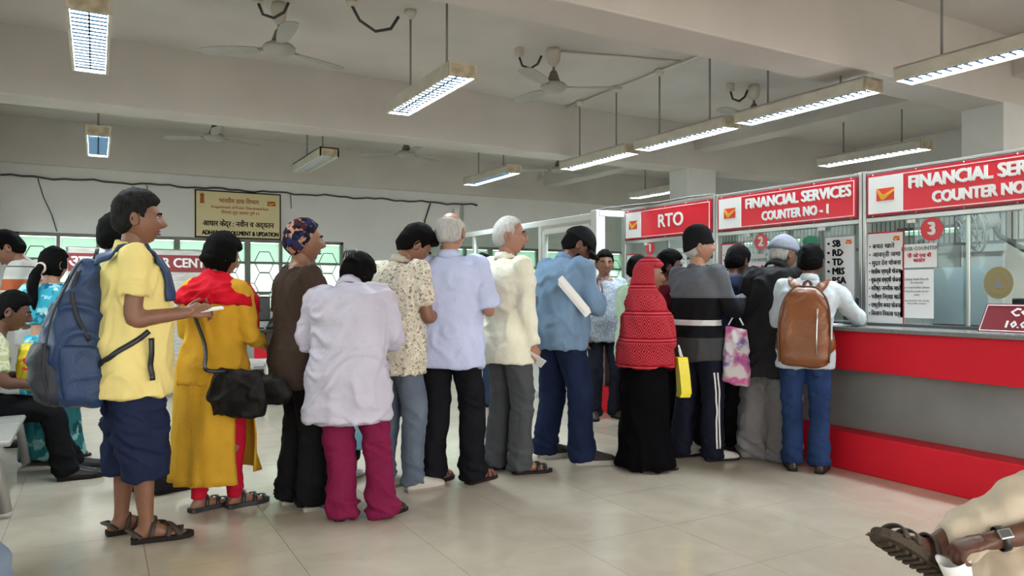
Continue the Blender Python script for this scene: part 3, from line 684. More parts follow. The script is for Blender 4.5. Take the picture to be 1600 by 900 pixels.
# ================================================================ figures
from mathutils.bvhtree import BVHTree
def sstep(a, b, x):
    t = min(max((x-a)/(b-a), 0), 1); return t*t*(3-2*t)
def catmull(pts, rad, sub=5):
    P = [Vector(p) for p in pts]; k = len(P); out = []; ro = []
    R = [r if isinstance(r, (tuple, list)) else (r, r) for r in rad]
    for i in range(k-1):
        p0 = P[max(i-1,0)]; p1 = P[i]; p2 = P[i+1]; p3 = P[min(i+2,k-1)]
        for q in range(sub):
            t = q/sub
            out.append(.5*((2*p1)+(p2-p0)*t+(2*p0-5*p1+4*p2-p3)*t*t+(3*p1-p0-3*p2+p3)*t**3))
            ro.append(tuple(R[i][c]*(1-t)+R[i+1][c]*t for c in (0,1)))
    out.append(P[-1]); ro.append(R[-1]); return out, ro
def limb(mb, pts, rad, sub=5, n=16, up=None, round_ends=True, flat=False):
    p, r = catmull(pts, rad, sub)
    if flat:
        a = (p[0]-p[1]).normalized(); p = [p[0]+a*r[0][1]*.5]+p; r = [tuple(x*.55 for x in r[0])]+r
    elif round_ends:
        a = (p[0]-p[1]).normalized(); b = (p[-1]-p[-2]).normalized()
        p = [p[0]+a*r[0][1]*.5]+p+[p[-1]+b*r[-1][1]*.35]; r = [tuple(x*.55 for x in r[0])]+r+[tuple(x*.6 for x in r[-1])]
    return mb.tube(p, r, n, up=up)
def remesh(mb, voxel, it=3, disp=None, name='part'):
    me = mb.mesh(name); o = bpy.data.objects.new('tmp', me); COL.objects.link(o)
    md = o.modifiers.new('r', 'REMESH'); md.mode = 'VOXEL'; md.voxel_size = voxel; md.adaptivity = 0
    dg = bpy.context.evaluated_depsgraph_get(); out = bpy.data.meshes.new_from_object(o.evaluated_get(dg))
    bpy.data.objects.remove(o); bpy.data.meshes.remove(me); out.name = name
    n = len(out.vertices); V = np.empty(n*3); out.vertices.foreach_get('co', V); V = V.reshape(-1,3)
    e = np.empty(len(out.edges)*2, dtype=np.int64); out.edges.foreach_get('vertices', e); e = e.reshape(-1,2)
    cnt = np.zeros(n); np.add.at(cnt, e[:,0], 1); np.add.at(cnt, e[:,1], 1); cnt = np.maximum(cnt,1)[:,None]
    for _ in range(it):
        S = np.zeros_like(V); np.add.at(S, e[:,0], V[e[:,1]]); np.add.at(S, e[:,1], V[e[:,0]]); V = V*.45+.55*S/cnt
    if disp:
        out.vertices.foreach_set('co', V.ravel()); out.update()
        N = np.empty(n*3); out.vertices.foreach_get('normal', N); N = N.reshape(-1,3)
        V = V+N*disp(V)[:,None]
    out.vertices.foreach_set('co', V.ravel()); out.update()
    out.polygons.foreach_set('use_smooth', [True]*len(out.polygons)); return out
_rs = np.random.RandomState(11); _pm = _rs.permutation(256); _pm = np.concatenate([_pm]*3)
_gr = _rs.normal(size=(256,3)); _gr /= np.linalg.norm(_gr,axis=1)[:,None]
def pn(x, y, z):
    """gradient noise on arrays"""
    x,y,z = np.broadcast_arrays(np.asarray(x,float),np.asarray(y,float),np.asarray(z,float))
    xi,yi,zi = np.floor(x).astype(int),np.floor(y).astype(int),np.floor(z).astype(int); fx,fy,fz = x-xi,y-yi,z-zi
    u,v,w_ = [t*t*t*(t*(t*6-15)+10) for t in (fx,fy,fz)]; r = 0
    for a in (0,1):
        for b in (0,1):
            for c in (0,1):
                g = _gr[_pm[_pm[_pm[(xi+a)&255]+((yi+b)&255)]+((zi+c)&255)]]
                r = r+(g[:,0]*(fx-a)+g[:,1]*(fy-b)+g[:,2]*(fz-c))*(u if a else 1-u)*(v if b else 1-v)*(w_ if c else 1-w_)
    return r*1.5
def ridge(n, k=3.0): return np.clip(1-k*np.abs(n),0,1)
def folds(amp, sx=9, sz=4, seed=0, diag=.6):
    """cloth folds: soft lumps and narrow creases running mostly along sz"""
    def f(V):
        x,y,z = V[:,0],V[:,1],V[:,2]
        wx = .25*pn(x*5+seed,y*5,z*5); q = z+diag*(x-.4*y)+wx*.3; q2 = z-diag*1.2*(x+.3*y)+wx*.3
        a = pn(x*sx+seed,y*sx-seed,q*sz); c = ridge(pn(x*sx*.9+9,y*sx*.9+seed,q*sz*1.1-seed)); c2 = ridge(pn(x*sx*.8-4,y*sx*.8-seed,q2*sz*1.6+seed),3.6)
        msk = np.clip(.35+1.5*pn(x*4-seed,y*4,z*4+seed),0,1)
        return amp*1.3*(.8*a+1.2*c*msk+1.1*c2*(1-msk)-.4)
    return f
def leg_folds(amp, seed=0, kz=.47, zc=.06):
    def f(V):
        x,y,z = V[:,0],V[:,1],V[:,2]
        a = pn(x*12+seed,y*12,z*2.2); h = ridge(pn(x*5-seed,y*5+seed,(z+.5*x+.35*y)*15),2.6); h2 = ridge(pn(x*6+seed,y*6,(z-.7*x)*10+seed),2.8)
        near = .7*np.exp(-((z-kz)/.11)**2)+1.5*np.exp(-((z-zc)/.10)**2)+.6*np.exp(-((z-.80)/.09)**2)
        c = ridge(pn(x*7+seed*2,y*7,(z+.5*x)*3),2.6)
        return amp*1.35*(.9*a+.7*c+1.2*h*near+.4*h2-.35)
    return f
def join(meshes, name):
    bm = bmesh.new()
    for m in meshes: bm.from_mesh(m)
    out = bpy.data.meshes.new(name); bm.to_mesh(out); bm.free()
    for m in meshes: bpy.data.meshes.remove(m)
    out.polygons.foreach_set('use_smooth', [True]*len(out.polygons)); return out

def head_point(d, sex='m', jaw=1.0, heavy=0):
    x,y,z = d
    X = .0765*x; Z = .118*z; Y = (.094 if y > 0 else .101)*y
    low = max(-z, 0)
    X *= 1-.30*low**1.7+heavy*.10*low; 
    if y < 0: Y *= 1-.50*sstep(.15,1,low); Z += .02*sstep(.3,1,low)*(-y)
    else: Y += .006*sstep(.5,1,low)*(y)
    if z > 0: X *= 1-.05*z*z; 
    if y > 0:
        g = lambda cx,cz,sx_,sz_: math.exp(-((abs(X)-cx)/sx_)**2-((Z-cz)/sz_)**2)
        nz = sstep(.028,-.026,Z)*sstep(-.050,-.034,Z) if Z > -.05 else 0
        nz = (min(max((.026-Z)/.052,0),1))*sstep(-.048,-.034,Z)
        Y += (.031 if sex == 'm' else .026)*nz*math.exp(-(X/(.0105+.006*nz))**2)*(1 if y > .2 else 0)
        Y += .007*g(.024,.024,.026,.010) - .010*g(.031,.006,.015,.011) + .005*g(.040,-.025,.020,.02)
        Y += .0065*g(0,-.058,.022,.0055)+.0075*g(0,-.069,.018,.006)-.004*g(0,-.0635,.025,.003)-.003*g(0,-.081,.025,.006)+.008*g(0,-.100,.022,.013)*jaw
    return Vector((X,Y,Z))
NL, NM = 60, 46
def sphere_dirs():
    for i in range(NM+1):
        t = PI*(i+.03)/(NM+.06)
        for j in range(NL):
            a = 2*PI*j/NL; a = a+.28*math.sin(2*a)*0 
            b = a-PI/2; b = b-.30*math.sin(b)          # crowd the columns at the face
            b += PI/2
            yield Vector((math.sin(t)*math.cos(b), math.sin(t)*math.sin(b), -math.cos(t)))
DIRS = list(sphere_dirs())
def grid_mesh(pts):
    f = [(i*NL+j, i*NL+(j+1) % NL, (i+1)*NL+(j+1) % NL, (i+1)*NL+j) for i in range(NM) for j in range(NL)]
    f += [tuple(range(NL))[::-1], tuple(NM*NL+j for j in range(NL))]
    return pts, f
def hair_limit(y):            # lowest hair height at a given front-back place
    for (a,za),(b,zb) in zip(HL[:-1],HL[1:]):
        if a <= y <= b: return za+(zb-za)*(y-a)/(b-a)
    return HL[0][1] if y < HL[0][0] else HL[-1][1]
HL = [(-.09,-.075),(-.06,-.070),(-.035,-.050),(-.02,.000),(.0,.022),(.012,-.004),(.022,.004),(.032,.040),(.055,.058),(.09,.062)]

SK = dict(mid=mat('skin_brown', (.235,.105,.062), .5, bump=.05, bscale=200, var=.12, vscale=14), dark=mat('skin_dark_brown', (.125,.052,.032), .5, bump=.05, bscale=200, var=.12, vscale=14),
          light=mat('skin_light_brown', (.36,.175,.11), .5, bump=.05, bscale=200, var=.1, vscale=14))
HR = dict(black=mat('hair_black', (.005,.0045,.0045), .65, spec=.05, bump=.9, bscale=90, stretch=(4,4,1)), grey=mat('hair_grey', (.52,.50,.47), .6, bump=.8, bscale=90, var=.25, vscale=20, stretch=(4,4,1)),
          salt=mat('hair_salt', (.022,.021,.020), .65, spec=.05, bump=.9, bscale=90, var=.55, vscale=24, stretch=(3,3,1)))
EYEW = mat('eye_white', (.40,.36,.32), .5); EYED = mat('eye_dark', (.015,.01,.008), .25)
LIP = mat('lips', (.20,.07,.055), .5); BROW = mat('brow_hair', (.01,.008,.007), .7)

SECS = [(.80,.145,.10,0),(.86,.168,.115,-.005),(.93,.174,.122,-.008),(1.02,.158,.112,0),(1.12,.158,.113,.004),(1.22,.172,.120,.004),(1.30,.182,.118,0),(1.36,.172,.102,-.004),(1.405,.118,.078,-.008),(1.44,.070,.062,-.006)]
class Fig:
    def __init__(s, label, loc, az, H=1.68, lean=0, side=0, w=1, d=1, belly=0, pel=(0,.92), skin='mid', Z=5, twist=0, group=None, hunch=0):
        s.root = empty('person', (loc[0],loc[1],0), -az, label, 'person', group); s.k = H/1.70; s.hk = s.k*1.075; s.w = w; s.d = d; s.belly = belly
        s.skin = SK[skin]; s.vox = max(.0085, .0024*Z); s.lean = lean; s.side = side; s.pel = Vector((0,pel[0],pel[1]*s.k)); s.hunch = hunch; s.twist = twist
        s.arm = {}; s.leg = {}; s.bvh = None; s.skinmb = MB(); s.extra = []
        p = s.pel.copy(); s.sp = []; h = .92
        while h < 1.56:
            s.sp.append((h, p.copy(), s._ang(h))); a = s._ang(h)
            p = p+Vector((math.sin(s.side*sstep(.92,1.2,h)), math.sin(a)*math.cos(s.side*sstep(.92,1.2,h)), math.cos(a)))*(.01*s.k); h += .01
    def _ang(s, h): return s.lean*sstep(.86,1.10,h)+s.hunch*sstep(1.15,1.42,h)
    def at(s, h, x=0, y=0):
        if h <= .92: return s.pel+Vector((x*s.k, y*s.k, (h-.92)*s.k))
        i = min(int((h-.92)/.01), len(s.sp)-1); _,p,a = s.sp[i]
        tw = s.twist*sstep(1.0,1.3,h); r = Vector((math.cos(tw), -math.sin(tw), 0)); f = Vector((math.sin(tw), math.cos(tw)*math.cos(a), -math.sin(a)))
        sd = s.side*sstep(.92,1.2,h); r = (r-Vector((0,0,math.sin(sd)))).normalized()
        return p+r*(x*s.k)+f*(y*s.k)
    def ring(s, h, rx, ry, dy=0, e=2.4, n=30):
        out = []
        for j in range(n):
            a = 2*PI*j/n; c,q = math.cos(a), math.sin(a)
            out.append(s.at(h, rx*math.copysign(abs(c)**(2/e), c), dy+ry*math.copysign(abs(q)**(2/e), q)))
        return out
    def trunk(s, mb, ease=0, lo=.80, hi=1.44, flare=0, hem=None, secs=SECS, e=2.4):
        hs = [x for x in np.arange(lo, hi+.001, .03)]; rows = []
        for h in hs:
            q = secs[0]
            for a,b in zip(secs[:-1],secs[1:]):
                if a[0] <= h <= b[0]: t = (h-a[0])/(b[0]-a[0]); q = [a[i]+(b[i]-a[i])*t for i in range(4)]
            if h > secs[-1][0]: q = secs[-1]
            if h < .93 and ease > 0: q = (h,.178,.126,-.008)
            rx,ry,dy = q[1]*s.w, q[2]*s.d, q[3]
            bl = s.belly*math.exp(-((h-1.05)/.13)**2); ry += bl*.5; dy += bl*.5; rx += bl*.35
            t = sstep(1.44,1.30,h); el = ease*(.25+.75*t); fl = flare*max(0,(1.15-h))
            rows.append(s.ring(h, rx+el+fl, ry+el+fl*.8, dy, e))
        mb.rings(rows); return mb
    # ---- limbs
    def set_arm(s, side, up, fore, sh=1.375, L=(.285,.245), hx=.170):
        """side +1 right, -1 left; directions in the figure's frame (x outwards for either side)"""
        S = s.at(sh, side*hx*s.w, -.005); u = Vector((side*up[0],up[1],up[2])).normalized(); f = Vector((side*fore[0],fore[1],fore[2])).normalized()
        E = S+u*L[0]*s.k; W = E+f*L[1]*s.k; s.arm[side] = (S,E,W,u,f)
    def reach(s, side, target, out=.6, down=.8, sh=1.375, L=(.285,.245), hx=.170):
        """arm by its wrist target; the elbow falls outwards and down"""
        S = s.at(sh, side*hx*s.w, -.005); W = Vector(target); d = W-S; a,b = L[0]*s.k, L[1]*s.k
        if d.length > (a+b)*.995: W = S+d.normalized()*(a+b)*.995; d = W-S
        D = d.length; q = (a*a-b*b+D*D)/(2*D); hgt = math.sqrt(max(a*a-q*q,0)); ax = d/D
        pole = Vector((side*out,-.25,-down)); pole = (pole-ax*pole.dot(ax)).normalized(); E = S+ax*q+pole*hgt
        s.arm[side] = (S,E,W,(E-S).normalized(),(W-E).normalized())
    def set_leg(s, side, ankle, yaw=0, bend=None, L=(.425,.40), ffwd=None, fup=None, straight=False):
        k = s.k; Hp = s.pel+Vector((side*.088*s.w*k, 0, -.035*k)); A = Vector(ankle); d = A-Hp; a,b = L[0]*k, L[1]*k
        if straight: a,b = a*d.length/((a+b)*.9975), b*d.length/((a+b)*.9975)
        elif d.length > (a+b)*.998: sc_l = d.length/((a+b)*.998); a *= sc_l; b *= sc_l
        D = d.length; q = (a*a-b*b+D*D)/(2*D); hh = math.sqrt(max(a*a-q*q,0)); ax = d/D
        yv = Vector((math.sin(yaw), math.cos(yaw), 0)); pole = Vector(bend) if bend else yv
        pole = (pole-ax*pole.dot(ax)).normalized(); K = Hp+ax*q+pole*hh
        f = Vector(ffwd).normalized() if ffwd else yv; u = Vector(fup).normalized() if fup else Vector((0,0,1))
        s.leg[side] = (Hp,K,A,f,u,f.cross(u))
    def stand(s, R=(.10,0,.12), L=(-.10,0,-.12), hz=.085):
        s.set_leg(1, (R[0]*s.k,R[1]*s.k,hz*s.k), R[2], straight=True); s.set_leg(-1, (L[0]*s.k,L[1]*s.k,hz*s.k), L[2], straight=True)
    # ---- skin
    def body(s, feet=False, hands=((1,.35),(-1,.35)), face=False, yaw=0, pitch=0, roll=0, sex='m', heavy=0, neckh=1.485, skip_legs=False, palm=None, ears=True):
        k = s.k; mb = MB(); s.trunk(mb, -.022, .83, 1.43)
        for sd,(S,E,W,u,f) in s.arm.items():
            inn = s.at(1.33, sd*.11*s.w, 0)
            limb(mb, [inn,S,S.lerp(E,.5),E,E.lerp(W,.35),W,W+f*.02*k], [x*k for x in (.05,.052,.046,.039,.040,.028,.026)], n=12)
        if not skip_legs:
            for sd,(Hp,K,A,f,u,r) in s.leg.items():
                limb(mb, [Hp,Hp.lerp(K,.5),K,K.lerp(A,.35)-f*.012*k,A.lerp(K,.12),A-u*.03*k], [x*k for x in (.078,.070,.055,.054,.036,.036)], n=12)
                if feet:
                    o = A-u*.085*k
                    limb(mb, [o-f*.045*k+u*.035*k, o+f*.03*k+u*.048*k, o+f*.10*k+u*.034*k, o+f*.165*k+u*.022*k], [(.030*k,.033*k),(.034*k,.045*k),(.042*k,.028*k),(.040*k,.014*k)], n=12, up=r)
                    for q,(dx,ln) in enumerate(((-.030,.215),(-.012,.212),(.004,.204),(.019,.194),(.033,.182))):
                        dx = dx*(1 if sd > 0 else -1); limb(mb, [o+f*.15*k+r*dx*k+u*.018*k, o+f*(ln-.015)*k+r*dx*k+u*.016*k, o+f*ln*k+r*dx*k+u*.011*k], [(.0105 if q == 0 else .0085)*k]*3, 3, 8)
        nk = s.at(1.40,0,-.012); s.nt = s.at(neckh,0,.0)
        R = Matrix.Rotation(-yaw,3,'Z')@Matrix.Rotation(-pitch,3,'X')@Matrix.Rotation(roll,3,'Y'); s.HR = R
        s.hc = s.nt+R@Vector((0,.022*k,.096*k)); 
        jawc = s.hc+R@Vector((0,-.018*k,-.055*k))
        limb(mb, [nk,nk.lerp(jawc,.5),jawc,s.hc+R@Vector((0,-.02*k,-.02*k))], [.062*k,.055*k,.056*k,.05*k], n=14)
        meshes = [remesh(mb, s.vox*1.3, 3, name='body')]
        hp = [s.hc+R@(head_point(d,sex,heavy=heavy)*s.hk) for d in DIRS]; V,F = grid_mesh(hp); hm = MB(); hm.add(V,F)
        if ears:
            for sd in (-1,1):
                c = Vector((sd*.077,-.008,-.006)); rows = []
                for t,sc_ in ((0,.85),(.010,1.0),(.016,1.0),(.019,.82),(.013,.45)):
                    rows.append([s.hc+R@((c+Vector((sd*(t-.006), (-.006 if t > .005 else 0)+.018*sc_*math.cos(2*PI*j/12)-t*.5, .032*sc_*math.sin(2*PI*j/12)*(1.05 if j < 6 else .95))))*s.hk) for j in range(12)])
                hm.rings(rows)
        meshes.append(hm.mesh('head', True))
        for sd,c in hands:
            if sd in s.arm: meshes.append(s.hand(sd, c, (palm or {}).get(sd)))
        s.bodyo = link('body', join(meshes, 'body'), s.skin, s.root)
        if face:
            for sd in (-1,1):
                e = MB(); e.ell((0,0,0),(.0130,.008,.0058),12,8); o = e.build('eye', EYEW, s.root, True); o.matrix_local = Matrix.Translation(s.hc+R@(Vector((sd*.031,.0795,.0055))*s.hk))@(R@Matrix.Rotation(-sd*.25,3,'Z')).to_4x4()@Matrix.Scale(s.hk,4)
                i = MB(); i.ell((0,.0050,0),(.0062,.004,.0060),10,7); i.build('iris', EYED, o, True)
                b = MB(); b.tube([s.hc+R@(Vector((sd*x,y+.004,z))*s.hk) for x,y,z in ((.014,.093,.020),(.028,.092,.0255),(.043,.082,.024),(.052,.072,.018))],[.003*k,.0048*k,.0042*k,.002*k],6); b.build('eyebrow', BROW, s.root, True)
            l = MB(); 
            for z,t in ((-.0585,.0040),(-.0675,.0048)): l.tube([s.hc+R@(Vector((x,.0885-abs(x)*.42,z-abs(x)*.06+(.002 if z > -.06 else -.002)))*s.hk) for x in (-.022,-.011,0,.011,.022)],[.0015*k,t*k,t*1.1*k,t*k,.0015*k],6)
            l.build('lips', LIP, s.root, True)
        return s
    def hand(s, sd, curl, palm=None):
        """palm: vector the palm faces; thumb on the side towards the body's front"""
        S,E,W,u,f = s.arm[sd]; k = s.k; f = f.copy(); n = Vector(palm) if palm else Vector((-sd,0.15,0)); n = (n-f*n.dot(f))
        n = n.normalized() if n.length > 1e-4 else f.orthogonal(); t = f.cross(n)*sd        # towards the thumb
        if (t.dot(Vector((0,1,.3))) < 0 and palm is None): t = -t
        mb = MB()
        limb(mb, [W-f*.015*k, W+f*.015*k, W+f*.05*k, W+f*.088*k], [(.020*k,.026*k),(.018*k,.032*k),(.015*k,.041*k),(.012*k,.040*k)], 4, 12, up=n)
        for i,(o,ln) in enumerate(((.031,.072),(.0105,.080),(-.0105,.074),(-.031,.060))):
            b = W+f*(.083-abs(o)*.12)*k+t*o*k; d = (f+t*o*1.2).normalized(); pts = [b-d*.02*k,b]; c = 0; p = b
            for seg,ang in ((.45,.55),(.32,.75),(.23,.55)):
                c += curl*ang*(1+.06*i); d2 = d*math.cos(c)+n*math.sin(c); p = p+d2*ln*seg*k; pts.append(p)
            limb(mb, pts, [x*k for x in (.0090,.0094,.0086,.0080,.0070)], 3, 8)
        b = W+f*.022*k+t*.026*k; d = (f*.72+t*.62+n*.28).normalized(); p1 = b+d*.034*k; d2 = (f*.9+t*(.35-.5*curl)+n*(.25+.5*curl)).normalized(); p2 = p1+d2*.030*k; p3 = p2+(d2+f*.2+n*.15*curl).normalized()*.024*k
        limb(mb, [b-d*.015*k,b,p1,p2,p3], [x*k for x in (.014,.0135,.0108,.0098,.0078)], 3, 8)
        return remesh(mb, .0068 if s.vox > .0155 else .0046, 2, name='hand')
    # ---- hair and headgear
    def shell(s, name, m, fn, amp=.003, sc=40, seed=1, inner=-.010, flip=0):
        """a layer on the head; fn(point) gives its thickness, negative hides it inside the head"""
        k = s.hk; pts = []
        for d in DIRS:
            p = head_point(d); t = fn(p); 
            nn = Vector((p.x/.0765**2, p.y/.097**2, p.z/.118**2)).normalized()
            if t > 0: t += amp*noise.noise(p*sc+Vector((seed,0,0)))+amp*.6*noise.noise(p*sc*2.5)
            pts.append(s.hc+s.HR@((p+nn*t)*k))
        V,F = grid_mesh(pts); me = MB().add(V,F).mesh(name, True); return link(name, me, m, s.root)
    def hair(s, m='black', thick=.014, top=.012, bald=None, low=0, limit=None, front=0):
        lim = limit or hair_limit
        def fn(p):
            e = p.z-lim(p.y)+low; q = sstep(-.006,.010,e)
            if bald: q *= sstep(bald+.012, bald-.006, p.z+.25*p.y)
            return -.010+q*(.010+thick+top*sstep(.02,.10,p.z)+front*sstep(.02,.07,p.y))
        return s.shell('hair', HR[m], fn, .005 if thick > .008 else .002)
    # ---- garments
    def top(s, m, lo=.76, sleeve=1.0, ease=.022, amp=.008, flare=0, name='shirt', sw=1.0, hi=1.435, seed=None, e=2.4, secs=SECS, disp=None, cuff=None, diag=.6):
        """sleeve: 0 none, .45 short, 1 full, 1.45 to mid forearm ... 2 = wrist"""
        k = s.k; mb = MB(); s.trunk(mb, ease, lo, hi, flare, secs=secs, e=e); seed = seed if seed is not None else random.uniform(0,50)
        for sd,(S,E,W,u,f) in s.arm.items():
            if sleeve <= 0: continue
            inn = s.at(1.33, sd*.10*s.w, 0); a = [inn,S+Vector((0,0,.004*k))]; r = [.062,.066]
            if sleeve <= 1: 
                a += [S.lerp(E,.5*sleeve),S.lerp(E,sleeve)]; r += [.063,.062]
            else:
                a += [S.lerp(E,.5),E-(f*.01*k),E.lerp(W,(sleeve-1)*.5),E.lerp(W,sleeve-1)]; r += [.060,.054,.050,.043 if cuff is None else cuff]
            limb(mb, a, [x*k*sw for x in r], n=14, flat=True)
        me = remesh(mb, s.vox, 2, disp or folds(amp, 9, 4, seed, diag), name); o = link(name, me, m, s.root)
        bm = bmesh.new(); bm.from_mesh(me); s.bvh = BVHTree.FromBMesh(bm); bm.free(); s.topo = o; return o
    def pants(s, m, hem=.035, thigh=.098, knee=.080, cuff=.074, waist=1.0, amp=.008, name='trousers', seed=None, hipw=.006, disp=None, back=.012, shin=None):
        k = s.k; mb = MB(); seed = seed if seed is not None else random.uniform(0,50)
        mb.rings([s.ring(h, (.165 if h < .9 else .172)*s.w+hipw, (.115 if h < .9 else .120)*s.d+hipw, -.007) for h in np.arange(.84,waist+.001,.03)])
        for sd,(Hp,K,A,f,u,r) in s.leg.items():
            Hq = Hp+Vector((0,-.004*k,.02*k)); ax = (A-K).normalized(); end = A+ax*(.085-hem)*k-f*back*k
            limb(mb, [Hq,Hq.lerp(K,.5),K,K.lerp(end,.5)-f*.006*k,end], [x*k for x in (thigh*.92,thigh*.88,knee*.88,(shin or (knee+cuff)/2)*.88,cuff*.9)], n=16, sub=6, flat=True)
        me = remesh(mb, s.vox, 2, disp or leg_folds(amp, seed, s.leg[1][1].z, .09), name); return link(name, me, m, s.root)
    def shorts(s, m, upto=1.0, thigh=.108, end=.112, waist=1.0, amp=.010, name='shorts', seed=3):
        k = s.k; mb = MB(); mb.rings([s.ring(h, (.165 if h < .9 else .172)*s.w+.008, (.115 if h < .9 else .120)*s.d+.008, -.007) for h in np.arange(.84,waist+.001,.03)])
        for sd,(Hp,K,A,f,u,r) in s.leg.items():
            Hq = Hp+Vector((0,-.004*k,.02*k)); e = K.lerp(A, upto-1) if upto > 1 else Hq.lerp(K, upto)
            limb(mb, [Hq,Hq.lerp(e,.5),e], [x*k for x in (thigh*.95,(thigh+end)/2,end)], n=16, sub=6, flat=True)
        me = remesh(mb, s.vox, 3, leg_folds(amp, seed, .62, .5), name); return link(name, me, m, s.root)
    def robe(s, m, prof, name='robe', amp=.010, sx=12, sz=2.0, seed=2, e=2.2):
        """long garment: prof = [(h, rx, ry, dy)]"""
        mb = MB(); rows = []
        for a,b in zip(prof[:-1],prof[1:]):
            for q in range(5): t = q/5; rows.append(s.ring(*[a[i]+(b[i]-a[i])*t for i in range(4)], e))
        rows.append(s.ring(*prof[-1], e)); mb.rings(rows)
        me = remesh(mb, s.vox, 3, folds(amp, sx, sz, seed, .15), name); return link(name, me, m, s.root)
    def collar(s, m, h=1.416, rx=.066, ry=.070, ht=.036, dy=-.006, name='collar', open_=.5, tilt=.022, th=.006):
        k = s.k; n = 30; rows = [[],[],[],[]]
        for j in range(n+1):
            a = PI/2+open_+(2*PI-2*open_)*j/n; c,q = math.cos(a), math.sin(a)
            dn = -tilt*q*1.0
            for i,(sc_,z) in enumerate(((1.22,-.008),(1.04,ht),(.97,ht),(1.10,-.008))):
                rows[i].append(s.at(min(h+z+dn,1.55), rx*sc_*c, dy+ry*sc_*q))
        V = [p for r in rows for p in r]; F = []; N_ = n+1
        for i in range(4):
            for j in range(n): F.append((i*N_+j, i*N_+j+1, ((i+1) % 4)*N_+j+1, ((i+1) % 4)*N_+j))
        F += [(0,N_,2*N_,3*N_),(n,3*N_+n,2*N_+n,N_+n)]
        return link(name, MB().add(V,F).mesh(name, True), m, s.root)
    # ---- footwear
    def shoe(s, sd, m, sole, kind='shoe', strap=None, len_=.27, st=.018):
        Hp,K,A,f,u,r = s.leg[sd]; k = s.k*len_/.27; o = A-u*.085*s.k
        P = lambda x,y,z: o+r*(x*k)+f*(y*k)+u*(z*k)
        out = [(-.062,.026),(-.045,.034),(0,.034),(.06,.040),(.11,.047),(.15,.046),(.18,.038),(.198,.022),(.205,.006)]
        inn = 1 if sd > 0 else -1
        poly = [(x*(1.0 if True else 1),y) for y,x in out]+[(-x,y) for y,x in out[::-1]]
        t = empty('shoe' if kind == 'shoe' else 'sandal'); t.parent = s.root
        MB().prism([(x+inn*.004,y) for x,y in poly], lambda a,b,d: P(a,b,d), .0, st).build('sole', sole, t, bevel=.003)
        if kind == 'shoe':
            mb = MB(); rows = []
            for y,hw,ht in ((-.064,.022,.05),(-.055,.030,.075),(-.03,.035,.088),(.01,.037,.088),(.05,.041,.074),(.09,.045,.058),(.13,.046,.046),(.165,.042,.038),(.190,.030,.028),(.202,.012,.016)):
                rows.append([P(inn*.004+hw*math.cos(a)*(1 if math.sin(a) > -.2 else .96), y, st*.8+max(0,math.sin(a))**.8*ht) for a in [2*PI*j/18 for j in range(18)]])
            mb.rings(rows); link('upper', remesh(mb, .008, 2, name='upper'), m, t)
        else:
            for pts in (strap or []):
                mb = MB(); n = len(pts); rows = []
                cx = [P(inn*.004+x*inn,y,z) for x,y,z in pts]; c,_ = catmull(cx,[.01]*n,5)
                ribbon(mb, c, [(q-(o+f*((q-o).dot(f))-u*.02)).normalized() for q in c], .022*k, .005*k); mb.build('strap', m, t, True)
        return t
def ribbon(mb, pts, nors, w, th):
    k = len(pts); rows = []
    W = w if isinstance(w, (list, tuple)) else [w]*k
    for i in range(k):
        t = (pts[min(i+1,k-1)]-pts[max(i-1,0)]).normalized(); n = nors[i]; n = (n-t*n.dot(t))
        n = n.normalized() if n.length > 1e-6 else t.orthogonal().normalized(); b = t.cross(n)
        p = pts[i]; rows.append([p+b*W[i]/2, p+b*W[i]*.46+n*th, p-b*W[i]*.46+n*th, p-b*W[i]/2])
    return mb.rings(rows)
def snap(bvh, pts, off=.004, sub=5):
    """path laid on a garment"""
    c,_ = catmull(pts, [.01]*len(pts), sub); P = []; N = []
    for q in c:
        loc, n, i, d = bvh.find_nearest(q)
        if (q-loc).dot(n) > .03: P.append(q)
        else: P.append(loc+n*off)
        N.append(n)
    for _ in range(2): P = [P[0]]+[(P[i-1]+P[i]*2+P[i+1])/4 for i in range(1,len(P)-1)]+[P[-1]]
    return P, N
def strap_on(fig, pts, w, th, m, parent, name='strap', off=.004):
    P,N = snap(fig.bvh, [Vector(p) for p in pts], off); mb = MB(); ribbon(mb, P, N, w, th); 
    return mb.build(name, m, parent, True)
def patch(o, c, u, v, w, h, m, parent, name='pocket', off=.004, n=7):
    """flat piece of cloth laid on a garment"""
    bm = bmesh.new(); bm.from_mesh(o.data); bv = BVHTree.FromBMesh(bm); bm.free(); c,u,v = Vector(c),Vector(u).normalized(),Vector(v).normalized()
    P = []; Q = []
    for i in range(n):
        for j in range(n):
            s_ = i/(n-1)*2-1; t_ = j/(n-1)*2-1; q = c+u*s_*w/2+v*(t_*h/2-(abs(1-abs(s_))*.12*h if j == 0 else 0)); l,nn,_,_ = bv.find_nearest(q); P.append(l+nn*off); Q.append(l-nn*.004)
    F = []
    for i in range(n-1):
        for j in range(n-1): a = i*n+j; F.append((a,a+1,a+n+1,a+n))
    k = n*n; V = P+Q; edge = [i for i in range(n)]+[i*n+n-1 for i in range(1,n)]+[(n-1)*n+j for j in range(n-2,-1,-1)]+[i*n for i in range(n-2,0,-1)]
    for a,b in zip(edge, edge[1:]+edge[:1]): F.append((a,b,b+k,a+k))
    return link(name, MB().add(V,F).mesh(name, True), m, parent)
def at_px(px, py, a):
    x,y = floor_at(px,py); return (x,y), YAW+math.atan((px-800)/FPX)+math.radians(a), FPX*CAM_H/(py-HOR)
